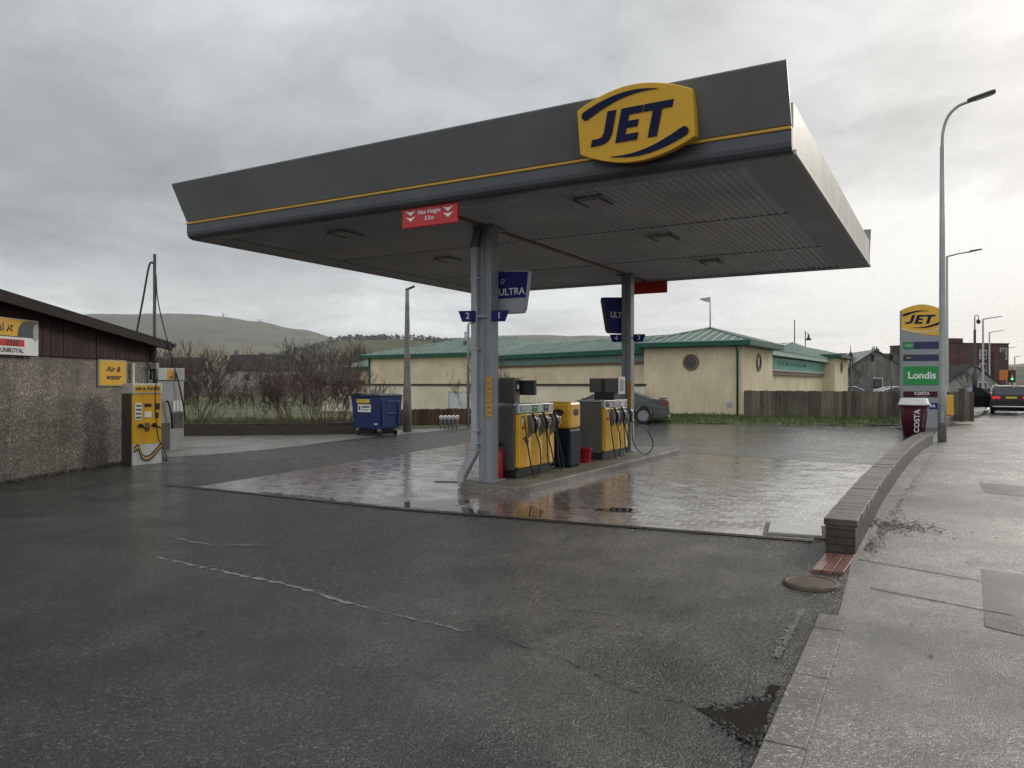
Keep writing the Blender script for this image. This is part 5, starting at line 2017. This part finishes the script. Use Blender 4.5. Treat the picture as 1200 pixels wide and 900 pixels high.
# end bay
MB().box(-4, .25, 24.05, 30.2, 0, 3.60).build('bay_wall', M['render'], t)
MB().box(-4.4, .75, 23.6, 30.8, 3.62, 3.84).build('bay_fascia', M['trim_green'], t)
mb = MB()
mb.add([(-4.4, 23.6, 3.845), (.75, 23.6, 3.845), (.75, 30.8, 3.845), (-4.4, 30.8, 3.845), (-2.2, 27.4, 4.55)], [(0, 1, 4), (1, 2, 4), (2, 3, 4), (3, 0, 4)])
mb.build('bay_roof', M['roof_green'], t)
round_window((.252, 27.0, 2.95), (1, 0, 0), .42, t)

# long wing behind the pumps (from the pavilion back to the left)
pa, pb = Vector(BL(7.24, 39.45)), Vector(BL(-1.2, 50.2))


def wing(a, b, depth, z_e, z_r, names, ridge0=.12, ridge1=.9, wall='render'):
    d = (b - a).normalized()
    nb = Vector((d.y, -d.x))
    if nb.y < 0:
        nb = -nb
    L_ = (b - a).length
    ang = math.atan2(d.y, d.x)
    sgn = 1 if (Vector((-d.y, d.x)) - nb).length < .1 else -1

    def P(k, w2, z):
        p = a + d * k + nb * w2
        return (p.x, p.y, z)
    mb = MB()
    mb.add([P(0, 0, 0), P(L_, 0, 0), P(L_, depth, 0), P(0, depth, 0), P(0, 0, z_e), P(L_, 0, z_e), P(L_, depth, z_e), P(0, depth, z_e)], [(0, 1, 5, 4), (1, 2, 6, 5), (2, 3, 7, 6), (3, 0, 4, 7), (4, 5, 6, 7)])
    mb.build(names + '_wall', M[wall], bld)
    mb = MB()
    o_ = .45
    mb.add([P(-o_, -o_, z_e - .05), P(L_ + o_, -o_, z_e - .05), P(L_ + o_, -o_, z_e + .20), P(-o_, -o_, z_e + .20), P(-o_, -o_ + .08, z_e - .05), P(L_ + o_, -o_ + .08, z_e - .05), P(L_ + o_, -o_ + .08, z_e + .20), P(-o_, -o_ + .08, z_e + .20)],
           [(0, 1, 2, 3), (7, 6, 5, 4), (0, 4, 5, 1), (3, 2, 6, 7), (0, 3, 7, 4), (1, 5, 6, 2)])
    mb.add([P(L_ + o_, -o_ + .09, z_e - .05), P(L_ + o_, depth + o_, z_e - .05), P(L_ + o_, depth + o_, z_e + .20), P(L_ + o_, -o_ + .09, z_e + .20)], [(0, 1, 2, 3)])
    mb.add([P(-o_ + .09, -o_ + .09, z_e - .045), P(L_ + o_ - .02, -o_ + .09, z_e - .045), P(L_ + o_ - .02, .3, z_e - .045), P(-o_ + .09, .3, z_e - .045)], [(0, 1, 2, 3)])
    mb.build(names + '_fascia', M['trim_green'], bld)
    mb = MB()
    zz = z_e + .205
    mb.add([P(-o_, -o_, zz), P(L_ + o_, -o_, zz), P(L_ + o_, depth + o_, zz), P(-o_, depth + o_, zz), P(L_ * ridge0, depth / 2, z_r), P(L_ * ridge1, depth / 2, z_r)], [(0, 1, 5, 4), (1, 2, 5), (2, 3, 4, 5), (3, 0, 4)])
    r_ = mb.build(names + '_roof', M['roof_green'], bld)
    mb = MB()
    n_ = int(L_ / .55)
    for k in range(n_ + 1):
        q_ = -o_ + (L_ + 2 * o_) * k / n_
        f_ = 1.
        if q_ < L_ * ridge0:
            f_ = (q_ + o_) / (L_ * ridge0 + o_)
        elif q_ > L_ * ridge1:
            f_ = (L_ + o_ - q_) / (L_ * (1 - ridge1) + o_)
        if f_ > .03:
            mb.tube([P(q_, -o_, zz + .02), P(q_, -o_ + (depth / 2 + o_) * f_, zz + (z_r - zz) * f_ + .02)], .045, 4, True, False)
    mb.tube([P(L_ * ridge0, depth / 2, z_r + .02), P(L_ * ridge1, depth / 2, z_r + .02), P(L_ + o_, -o_, zz + .02)], .05, 5)
    mb.build('seam', M['seam'], r_)
    return P, L_, r_


P, L_, r_ = wing(pa, pb, 6.0, 3.28, 4.35, 'long_wing', .02, .98)
# slatted clerestory and brown band below the eave
mb = MB()
k = .3
while k < L_ - .2:
    mb.add([P(k, -.04, 2.84), P(k + .07, -.04, 2.84), P(k + .07, -.04, 3.22), P(k, -.04, 3.22)], [(0, 1, 2, 3)])
    k += .17
mb.build('clerestory_bars', M['ultra_grey'], bld)
mb = MB()
mb.add([P(.2, -.02, 2.84), P(L_ - .1, -.02, 2.84), P(L_ - .1, -.02, 3.22), P(.2, -.02, 3.22)], [(0, 1, 2, 3)])
mb.build('clerestory_glass', M['teal'], bld)
mb = MB()
mb.add([P(.2, -.10, 2.70), P(L_ - .1, -.10, 2.70), P(L_ - .1, -.10, 2.83), P(.2, -.10, 2.83), P(.2, 0, 2.83), P(L_ - .1, 0, 2.83)], [(0, 1, 2, 3), (3, 2, 5, 4)])
mb.build('clerestory_band', M['brown_band'], bld)
# left block
pa2, pb2 = Vector(BL(.3, 54.4)), Vector(BL(-11.8, 62.6))
P2_, L2, r2 = wing(pa2, pb2, 9.0, 3.78, 5.35, 'west_block', .20, .55)
mb = MB()
q_ = P2_(6.2, 2.3, 0)
mb.tube([(q_[0], q_[1], 4.5), (q_[0], q_[1], 5.75)], .2, 12)
fl = mb.build('flue', M['galv'], r2)
MB().tube([(q_[0], q_[1], 4.4), (q_[0], q_[1], 5.0)], .3, 12).build('flue_collar', M['trim_green'], fl)
q_ = P2_(L2 - .15, -.06, 0)
MB().tube([(q_[0], q_[1], 0), (q_[0], q_[1], 3.75)], .08, 8).build('drainpipe', M['trim_green'], bld)
# lean-to beyond
pa3, pb3 = Vector(BL(-12.1, 64.4)), Vector(BL(-14.0, 66.0))
P3_, L3, r3 = wing(pa3, pb3, 5.0, 2.9, 4.2, 'outbuilding', .0, .2)
q_ = P3_(1.6, -.03, 0)
mb = MB()
mb.add([P3_(.5, -.03, 1.0), P3_(2.4, -.03, 1.0), P3_(2.4, -.03, 1.95), P3_(.5, -.03, 1.95)], [(0, 1, 2, 3)])
mb.build('window', M['trim_green'], bld)

# cream yard wall with black coping, with a roller hatch
wa, wb = Vector((6.55, 37.6)), Vector((-11.6, 46.5))
d = wb - wa
t = thing('boundary_wall', 'pale rendered yard wall with black coping in front of the cream building', 'wall', (wa.x, wa.y, 0), math.atan2(d.y, d.x))
LW = d.length
MB().box(0, LW, 0, .22, 0, 1.56).build('wall', M['render_pale'], t)
MB().box(-.02, LW + .02, -.06, .28, 1.56, 1.66).build('coping', M['coping_black'], t)
# hatch at about 60 percent along
kx = (Vector((-2.95, 42.3)) - wa).dot(d.normalized())
fr = MB().box(kx - .70, kx + .66, -.03, .25, .0, 1.24).build('hatch', mat('hatch_frame', (.42, .40, .34), .6), t, .004)
MB()
MB().box(kx - .58, kx + .54, -.045, -.032, .02, 1.16).build('shutter', mat('hatch_grey', (.55, .57, .58), .5), fr)
pane = None


# sides: local y>0 is left of direction; make sure the hatch also faces the camera
d_n = d.normalized()
face = Vector((-d_n.y, d_n.x))
if face.dot(-wa) > 0:
    for ch_ in list(t.children):
        for v in ch_.data.vertices:
            v.co.y = -v.co.y + .0
        ch_.data.flip_normals()
        for c2 in ch_.children:
            for v in c2.data.vertices:
                v.co.y = -v.co.y
            c2.data.flip_normals()


# ------------------------------------------------------------------ bare trees and bushes
def grow(mb, p, d, L_, r, depth, rnd, kids, droop=0., rmin=.004, spread=.6):
    segs = 3
    pts = [p.copy()]
    q = p.copy()
    dd = d.copy()
    nodes = []
    for s_ in range(segs):
        dd = (dd + Vector((rnd.gauss(0, .13), rnd.gauss(0, .13), rnd.gauss(0, .08) + .05))).normalized()
        q = q + dd * (L_ / segs)
        pts.append(q.copy())
        nodes.append((q.copy(), dd.copy()))
    rs = [max(rmin, r * (1 - .45 * i / segs)) for i in range(segs + 1)]
    mb.tube(pts, rs, 5 if r > .04 else 3, False, r > .04)
    if depth <= 0:
        return
    for k in range(kids):
        bp, bd = nodes[rnd.randrange(0 if depth < 3 else 1, segs)] if k else nodes[-1]
        ax = Vector((rnd.gauss(0, 1), rnd.gauss(0, 1), rnd.gauss(0, .5))).normalized()
        nd = (bd + ax * spread * rnd.uniform(.6, 1.2) + Vector((0, 0, .15))).normalized()
        grow(mb, bp, nd, L_ * rnd.uniform(.58, .82), r * .58, depth - 1, rnd, kids, droop, rmin, spread)


def bush_mesh(seed, stems, h, spread, depth, kids, rmin, r0, lean=.5):
    rnd = random.Random(seed)
    mb = MB()
    for s_ in range(stems):
        a = rnd.uniform(0, 2 * PI)
        rr2 = spread * math.sqrt(rnd.random()) * .45
        p = Vector((math.cos(a) * rr2, math.sin(a) * rr2, 0))
        d_ = Vector((math.cos(a) * lean * rnd.uniform(.2, 1.2), math.sin(a) * lean * rnd.uniform(.2, 1.2), 1)).normalized()
        grow(mb, p, d_, h * rnd.uniform(.22, .36), r0, depth, rnd, kids, 0, rmin, .55)
    return mb


def bush(label, loc, seed, stems, h, spread, m='twig', blossom=None):
    t = thing('bare_bush', label, 'bush', loc, 0, 'leafless bushes behind the low dark wall')
    mb = bush_mesh(seed, int(stems * .95), h * 1.0, spread, 4, 3, .0042, .014, .85)
    mb.build('branches', M[m], t)
    if blossom:
        rnd = random.Random(seed + 1)
        bl = MB()
        vsrc = [v for v in mb.v if v[2] > h * .35]
        for k in range(blossom):
            v = rnd.choice(vsrc)
            s_ = rnd.uniform(.012, .03)
            x, y, z = (v[i] + rnd.gauss(0, .04) for i in range(3))
            bl.add([(x - s_, y, z), (x, y - s_ * .5, z + s_), (x + s_, y, z), (x, y + s_ * .5, z - s_)], [(0, 1, 2, 3)])
        struct(bl.build('buds', M['blossom'], t), 'stuff')
    return t


bush('leafless brown bush standing right beside the vacuum machine', (-10.9, 25.6, 0), 3, 46, 3.1, 2.0)
bush('smaller leafless bush in the middle of the row behind the wall', (-9.15, 26.4, 0), 8, 6, 1.9, 1.2)
bush('large reddish leafless bush with pink buds beside the blue bin', (-6.9, 26.6, 0), 12, 56, 3.15, 2.5, 'twig_red', 500)
bush('leafless bush against the pale wall just left of the blue bin', (-5.55, 27.3, 0), 15, 14, 2.0, 1.5)
bush('leafless bush half hidden behind the air machines', (-12.6, 26.5, 0), 19, 20, 3.0, 2.0)
bush('small bare shrub beside the galvanised vent pipe', (-1.45, 32.0, 0), 23, 10, 3.4, 1.1)

# bare trees farther away: three shapes, copied
protos = []
for k in range(3):
    t = thing('bare_tree', 'x', 'tree', (0, 0, 0), 0, 'leafless trees in the distance')
    rnd = random.Random(60 + k)
    mb = MB()
    H = 5.5
    mb.tube([(0, 0, 0), (.1, 0, 1.0), (.05, .05, 2.2)], [.2, .16, .13], 6)
    mb.build('trunk', M['bark'], t)
    cr = MB()
    for s_ in range(6):
        a = s_ * 1.05 + rnd.uniform(-.3, .3)
        grow(cr, Vector((.05, .05, rnd.uniform(1.4, 2.2))), Vector((math.cos(a) * .65, math.sin(a) * .65, 1)).normalized(), 2.3, .09, 4, rnd, 3, 0, .018, .5)
    cr.build('crown', M['twig_far'], t)
    protos.append(t)
spots = [(-42, 78, 1.1, 'bare tree over the garage roof end, beside the mast'), (-37, 82, .9, 'bare tree behind the leafless brown bush by the vacuum machine'), (-31, 75, .95, 'bare tree left of the white house row'),
         (-27, 70, 1.0, 'bare tree in front of the left end of the white houses'), (-21.5, 66, .9, 'bare tree in front of the middle of the white houses'), (-17.5, 64, 1.15, 'tall bare tree above the reddish bush'),
         (-15.2, 72, 1.1, 'bare tree left of the green roofed outbuilding'), (-18.5, 90, 1.2, 'bare tree behind the right end of the white houses'), (-49, 85, 1.2, 'bare tree showing over the garage roof'),
         (14.6, 70, 1.0, 'bare treetop showing over the pavilion roof by the far column'), (33.0, 78, 1.0, 'bare tree between the cream building and the grey stone houses'), (36.5, 82, .85, 'bare tree in front of the grey gabled house'),
         (46.0, 88, .75, 'bare tree beside the price totem before the grey roofs'), (56.5, 95, .75, 'bare tree in front of the white gable'), (112, 190, 1.3, 'bare tree at the far end of the road'), (123, 205, 1.2, 'farthest bare tree beside the road')]
for i, (x, y, s_, lab) in enumerate(spots):
    o = protos[i] if i < 3 else copy_tree(protos[i % 3])
    o.location = (x, y, 0)
    s_ *= .62
    o.scale = (s_, s_, s_)
    o.rotation_euler = (0, 0, i * 1.3)
    o['label'] = lab


# ------------------------------------------------------------------ houses and town
def house(name, label, loc, rotz, w, dp_, he, hr, wm, rm, wins=(), chim=(), cat='house', group=None, gable_wins=()):
    """ridge along x; front at y=0 facing -y; gables at the ends"""
    t = thing(name, label, cat, loc, rotz, group)
    mb = MB()
    mb.box(0, w, 0, dp_, 0, he)
    mb.add([(0, 0, he), (0, dp_, he), (0, dp_ / 2, hr)], [(0, 2, 1)])
    mb.add([(w, 0, he), (w, dp_, he), (w, dp_ / 2, hr)], [(0, 1, 2)])
    mb.build('wall', M[wm], t)
    o_ = .25
    sl = (hr - he) / (dp_ / 2)
    mb = MB()
    for s_ in (0, 1):
        y0, y1 = (-o_, dp_ / 2) if s_ == 0 else (dp_ + o_, dp_ / 2)
        z0_ = he - sl * o_ + .05
        z1_ = hr + .05
        mb.add([(-o_, y0, z0_), (w + o_, y0, z0_), (w + o_, y1, z1_), (-o_, y1, z1_), (-o_, y0, z0_ + .14), (w + o_, y0, z0_ + .14), (w + o_, y1, z1_ + .14), (-o_, y1, z1_ + .14)],
               [(0, 1, 2, 3), (4, 5, 6, 7), (0, 1, 5, 4), (1, 2, 6, 5), (3, 0, 4, 7)])
    rf_ = mb.build('roof', M[rm], t)
    for x in chim:
        c_ = MB().box(x - .45, x + .45, dp_ / 2 - .3, dp_ / 2 + .3, hr - .5, hr + .9).build('chimney', M['stone_grey'], rf_)
        mb = MB()
        for q in (-.22, .22):
            mb.lathe([(.1, hr + .9), (.09, hr + 1.25)], 8, (x + q, dp_ / 2, 0))
        mb.build('chimney_pot', M['wall_cope'], c_)
    for (x, z, ww, hh) in wins:
        f_ = MB().box(x - ww / 2, x + ww / 2, -.05, .0, z, z + hh).build('window', M['offwhite'], t)
        MB().box(x - ww / 2 + .09, x + ww / 2 - .09, -.058, -.052, z + .09, z + hh - .09).build('pane', M['glass'], f_)
    for (y, z, ww, hh) in gable_wins:
        f_ = MB().box(-.05, 0, y - ww / 2, y + ww / 2, z, z + hh).build('window', M['offwhite'], t)
        MB().box(-.058, -.052, y - ww / 2 + .09, y + ww / 2 - .09, z + .09, z + hh - .09).build('pane', M['glass'], f_)
    return t


g_ = 'houses beyond the field'
winrow = [(x, 2.0, 1.2, 1.2) for x in (2, 5, 9, 12, 15.5)]
house('terraced_house', 'long white row of houses with dark roofs beyond the bushes', (-41, 112, 0), R(3), 17, 8, 3.7, 5.0, 'house_white', 'slate_dark', winrow, (4, 11, 17), group=g_)
house('cottage', 'white cottage right of the long white row of houses', (-23.5, 106, 0), R(-6), 8, 7, 3.2, 4.9, 'house_white', 'slate_dark', [(2, 1.5, 1.2, 1.2), (6, 1.5, 1.2, 1.2)], (2,), group=g_)
house('cottage', 'grey house with a dark roof left of the white row', (-57, 108, 0), R(8), 12, 8, 3.2, 5.4, 'house_grey', 'slate_dark', [(2, .9, 1.2, 1.2), (6, .9, 1.2, 1.2), (10, .9, 1.2, 1.2)], (6.5,), group=g_)
house('cottage', 'house with two pale chimneys above the bare bushes', (-62, 165, 0), R(5), 13, 9, 4.2, 8.0, 'house_grey', 'slate_dark', [(3, 1.2, 1.2, 1.4), (8, 1.2, 1.2, 1.4)], (1.0, 12), group=g_)
house('cottage', 'low grey house near the green roofed outbuilding', (-24.5, 92, 0), R(-14), 9, 7, 2.0, 4.2, 'house_grey', 'slate', [(2, .8, 1, 1.1), (6, .8, 1, 1.1)], (), group=g_)
g_ = 'buildings along the road'
house('stone_house', 'grey stone gabled house with wet slate roof left of the totem', (47.6, 92, 0), R(80), 13, 6.8, 3.4, 5.7, 'stone_grey', 'slate', [(2, .8, 1.1, 1.4), (6, .8, 1.1, 1.4)], (), group=g_, gable_wins=[(3.2, 1.0, 1.2, 1.4)])
house('stone_house', 'long grey house with dark slate roof behind the gabled house', (43.5, 110, 0), R(6), 15, 8, 3.6, 6.1, 'stone_grey', 'slate_dark', [(2, 1, 1.1, 1.4), (7, 1, 1.1, 1.4), (12, 1, 1.1, 1.4)], (12,), group=g_)
house('stone_house', 'low stone house with bright wet roof beside the totem', (50.5, 97, 0), R(70), 9, 6, 2.6, 4.6, 'stone_grey', 'slate', [(2, .8, 1, 1.2), (6, .8, 1, 1.2)], (), group=g_)
house('white_house', 'white gabled house in front of the dark brick building', (68.6, 107, 0), R(76), 10, 6.8, 1.6, 4.3, 'house_white', 'slate_dark', (), (), group=g_, gable_wins=[(2.2, .9, 1.2, 1.0)])
# dark brick block with flat roof
t = thing('brick_building', 'tall dark red brick building with flat stepped roof by the road', 'building', (73.5, 132, 0), R(10), g_)
MB().box(0, 14.5, 0, 12, 0, 8.7).build('wall', M['brick_dark'], t)
MB().box(2.8, 6.2, 1.0, 8, 8.7, 9.7).build('stair_tower', M['brick_dark'], t)
MB().box(10.5, 12.6, -1.2, -.01, 0, 7.2).build('bay', M['brick_dark'], t)
MB().box(-.1, 14.6, -.1, 12.1, 8.705, 8.85).build('parapet', M['felt'], t)
for (x, z, hh) in ((9.3, 2.9, 2.4), (9.3, 6.0, 1.6), (13.4, 6.0, 2.0)):
    f_ = MB().box(x - .7, x + .7, -.08, 0, z, z + hh).build('window', M['offwhite'], t)
    for zz in (z + .1, z + hh / 2 + .05):
        MB().box(x - .58, x + .58, -.09, -.082, zz, zz + hh / 2 - .15).build('pane', M['glass'], f_)
MB().box(.5, 8.6, -.06, 0, 4.4, 4.9).build('string_course', M['stone_grey'], t)
# low wall and clutter at the junction
t = thing('roadside_wall', 'low red brick wall beyond the black estate car', 'wall', (42.5, 72, 0), R(12))
MB().box(0, 4.4, 0, .3, 0, 1.15).build('brickwork', M['brick_dark'], t)
MB().box(-.05, 4.45, -.05, .35, 1.15, 1.25).build('coping', M['stone_grey'], t)
t = thing('utility_cabinet', 'pale grey roadside cabinet beyond the fence end', 'cabinet', (32.1, 53, 0), R(5))
MB().box(-.4, .4, -.2, .2, .1, 1.35).build('cabinet', M['ultra_grey'], t, .02)
MB().box(-.42, .42, -.22, .22, 0, .1).build('plinth', M['kerb'], t)
t = thing('road_sign', 'square orange roadworks sign on a post by the brick building', 'road sign', (58.5, 90, 0), R(-20))
MB().tube([(0, .04, 0), (0, .04, 3.2)], .05, 8).build('post', M['galv'], t)
MB().box(-.75, .75, -.02, .02, 2.1, 3.3).build('plate', M['orange'], t, .02)
for (x, y, lab) in ((57.8, 88, 'traffic light showing green nearest the orange sign'), (67.0, 98, 'traffic light showing green farther right over the cars')):
    t = thing('traffic_light', lab, 'traffic light', (x, y, 0), R(-25), 'traffic lights at the junction')
    MB().tube([(0, .1, 0), (0, .1, 3.4)], .06, 8).build('post', M['lamp_dark'], t)
    hd = MB().box(-.2, .2, -.12, .12, 2.0, 3.1).build('signal_head', M['black'], t, .03)
    MB().box(-.38, .38, .13, .15, 1.85, 3.25).build('backing_board', M['black'], hd)
    for zz, cm in ((2.86, 'lamp_red'), (2.55, 'orange_tag'), (2.24, 'green_lit')):
        MB().disc((0, -.13, zz), .13, (0, 1, 0), .03, 14).build('lens', M[cm], hd)
# cctv pole
t = thing('camera_pole', 'pole with a hanging dome camera above the brick building', 'camera pole', (45.6, 75, 0), R(-10))
MB().lathe([(.22, 0), (.22, 2.6), (.12, 2.8), (.12, 6.9), (.06, 7.1), (.05, 8.3)], 10).build('pole', M['lamp_dark'], t)
MB().tube(bez([(0, 0, 8.2), (.05, 0, 8.4), (.2, 0, 8.42), (.32, 0, 8.3), (.33, 0, 8.0)], 12), .04, 6).build('arm', M['lamp_dark'], t)
MB().lathe([(.02, 8.05), (.17, 7.95), (.2, 7.75), (.12, 7.6), (.02, 7.55)], 12, (.33, 0, 0)).build('dome', M['lamp_dark'], t)


# lanterns behind the fence
def lantern(x, y, h, label):
    t = thing('lantern_post', label, 'street lamp', (x, y, 0), 0, 'old style lantern posts')
    MB().lathe([(.11, 0), (.11, .9), (.06, 1.0), (.045, h - .9)], 10).build('post', M['lamp_dark'], t)
    MB().lathe([(.04, h - .9), (.09, h - .85), (.16, h - .45), (.18, h - .43), (.08, h - .2), (.03, h - .1), (.02, h + .35)], 8).build('lantern', M['lamp_dark'], t)
    return t


lantern(26.7, 60, 4.35, 'black lantern post beside the end of the cream building')
lantern(28.4, 60, 4.30, 'black lantern post in front of the grey stone gable')
lantern(29.9, 60, 4.35, 'black lantern post just left of the price totem')
t = thing('lantern_post', 'black pole with hanging lantern above the teal sign roof', 'street lamp', (28.9, 75, 0), 0, 'old style lantern posts')
MB().lathe([(.1, 0), (.06, 1.2), (.05, 6.9)], 8).build('post', M['lamp_dark'], t)
MB().lathe([(.02, 6.6), (.08, 6.5), (.12, 6.25), (.30, 5.98), (.02, 5.95)], 10, (.32, 0, 0)).build('lantern', M['lamp_dark'], t)
MB().tube([(0, 0, 6.6), (.32, 0, 6.65)], .025, 6).build('bracket', M['lamp_dark'], t)


# ------------------------------------------------------------------ hills
def lerp_tab(tab, x):
    if x <= tab[0][0]:
        return tab[0][1]
    for (x0, y0), (x1, y1) in zip(tab, tab[1:]):
        if x <= x1:
            q = (x - x0) / (x1 - x0)
            q = q * q * (3 - 2 * q)
            return y0 + (y1 - y0) * q
    return tab[-1][1]


def hill(name, tab, near, far, m, rough, seed, nb=160, nr=26):
    """terrain: tab gives crest height in metres against bearing (x/y); rises from near to far then falls beyond"""
    from mathutils import noise as mn
    mb = MB()
    b0, b1 = tab[0][0], tab[-1][0]
    vs = []
    for i in range(nb + 1):
        b = b0 + (b1 - b0) * i / nb
        crest = lerp_tab(tab, b)
        for j in range(nr + 1):
            q = j / nr
            y = near + (far * 1.35 - near) * q
            s_ = (y - near) / (far - near)
            hgt = crest * (s_ * s_ * (3 - 2 * s_)) if s_ < 1 else crest * (1 - (s_ - 1) * .6)
            nz = mn.fractal(Vector((b * far / 300 + seed, y / 300, seed)), 1.0, 2.0, 5)
            vs.append((b * y, y, hgt + nz * rough * min(1, s_ * 2) * (.3 if abs(s_ - 1) < .15 else 1) - .5))
    fs = [(i * (nr + 1) + j, (i + 1) * (nr + 1) + j, (i + 1) * (nr + 1) + j + 1, i * (nr + 1) + j + 1) for i in range(nb) for j in range(nr)]
    mb.add(vs, fs, smooth=True)
    return struct(mb.build(name, m))


def crest_tab(pix, D):
    """(bearing, crest height) measured at distance D; pairs are bearing, elevation tangent"""
    return [(b, e * D + 1.65) for b, e in pix]


hill('hill', crest_tab([(-1.2, .05), (-.9, .070), (-.62, .0830), (-.52, .0862), (-.45, .0872), (-.41, .0868), (-.38, .0835), (-.34, .0775), (-.28, .0680), (-.225, .0555), (-.18, .050), (-.1, .056), (0.0, .060), (.1, .059), (.2, .054),
                        (.35, .046), (.5, .030), (.62, .024), (.8, .024), (1.2, .02)], 3400), 700, 3400, M['moor'], 9, 3)
hill('hill', crest_tab([(-.9, .012), (-.5, .020), (-.36, .026), (-.30, .035), (-.26, .044), (-.225, .0535), (-.19, .0545), (-.14, .0545), (-.08, .050), (0, .048), (.1, .042), (.2, .03), (.5, .02), (.7, .018), (.9, .018)], 1500), 250, 1500, M['wooded'], 8, 11)
# rough woodland edge on the nearer hill
rw = random.Random(33)
wm_ = MB()
for i in range(230):
    b = rw.uniform(-.34, -.06) if rw.random() < .75 else rw.uniform(-.5, .2)
    D = rw.uniform(1180, 1480)
    s_ = (D - 250) / 1250
    crest = lerp_tab(crest_tab([(-.9, .012), (-.5, .020), (-.36, .026), (-.30, .035), (-.26, .044), (-.225, .0535), (-.19, .0545), (-.14, .0545), (-.08, .050), (0, .048), (.1, .042), (.2, .03), (.5, .02)], 1500), b)
    z = crest * (s_ * s_ * (3 - 2 * s_)) - 2
    for q in range(7):
        x0, y0, z0 = b * D + rw.gauss(0, 5), D + rw.gauss(0, 5), z + rw.uniform(1, 9)
        s2 = rw.uniform(2.0, 4.5)
        vs = [(x0 + rw.uniform(-s2, s2), y0 + rw.uniform(-s2, s2), z0 + rw.uniform(-s2, s2)) for _ in range(4)]
        wm_.add(vs, [(0, 1, 2), (0, 2, 3), (0, 3, 1), (1, 3, 2)])
struct(wm_.build('distant_wood', M['wood_edge']), 'stuff')
# wind turbines on the skyline
for b, top, lab in ((-.379, 32, 'tallest wind turbine on the moor skyline'), (-.348, 20, 'small wind turbine second along the skyline'), (-.331, 30, 'wind turbine farthest right on the skyline')):
    D = 3300
    t = thing('wind_turbine', lab, 'wind turbine', (b * D, D, lerp_tab([(-.41, 288), (-.38, 275), (-.34, 254), (-.3, 225)], b) - 4), 0, 'wind turbines on the hill')
    MB().lathe([(2.2, 0), (1.6, top)], 8).build('tower', M['lamp_dark'], t)
    for k in range(3):
        a = R(90 + 120 * k + b * 900)
        MB().tube([(0, -1.4, top), (math.cos(a) * top * .45, -1.4, top + math.sin(a) * top * .45)], [1.2, .6], 5).build('blade', M['lamp_dark'], t)

# dry stone walls / hedges crossing the field
for (x0, y0, x1, y1, h, lab) in ((-60, 66, -14, 60, .9, 'dark hedge along the near side of the field'), (-70, 100, -18, 86, 1.2, 'hedge below the white houses')):
    rnd = random.Random(int(y0))
    hm = MB()
    for i in range(1600):
        q = rnd.random()
        x, y = x0 + (x1 - x0) * q + rnd.gauss(0, .25), y0 + (y1 - y0) * q + rnd.gauss(0, .4)
        z = rnd.uniform(0, h)
        s2 = rnd.uniform(.06, .2)
        hm.add([(x + rnd.uniform(-s2, s2), y + rnd.uniform(-s2, s2), z + rnd.uniform(-s2, s2)) for _ in range(3)], [(0, 1, 2)])
    o = hm.build('hedge', M['twig_far'])
    tag(o, lab, 'hedge', 'hedges across the field')
# rough verge grass behind the low wall
gv = MB()
rnd = random.Random(77)
for i in range(7000):
    x, y = rnd.uniform(-14, -4.6), rnd.uniform(25.3, 34)
    h = rnd.uniform(.08, .35)
    a = rnd.uniform(0, PI)
    dx, dy = math.cos(a) * .02, math.sin(a) * .02
    gv.add([(x - dx, y - dy, -.03), (x + dx, y + dy, -.03), (x + rnd.uniform(-.12, .12), y + rnd.uniform(-.12, .12), h)], [(0, 1, 2)])
struct(gv.build('verge_grass', mat('dry_blade', (.10, .11, .035), .8, 0, .4, 2)), 'stuff')

# ------------------------------------------------------------------ air
hz = MB()
hz.box(-5600, 5600, -60, 4700, -12, 400)
hm_ = bpy.data.materials.new('haze')
hm_.use_nodes = True
nt_ = NT(hm_.node_tree)
vo_ = nt_.n('ShaderNodeVolumePrincipled')
vo_.inputs['Color'].default_value = (.86, .90, .95, 1)
vo_.inputs['Density'].default_value = .00010
vo_.inputs['Anisotropy'].default_value = .2
ho_ = nt_.n('ShaderNodeOutputMaterial')
nt_.l(vo_.outputs[0], ho_.inputs['Volume'])
struct(hz.build('haze', hm_), 'stuff')
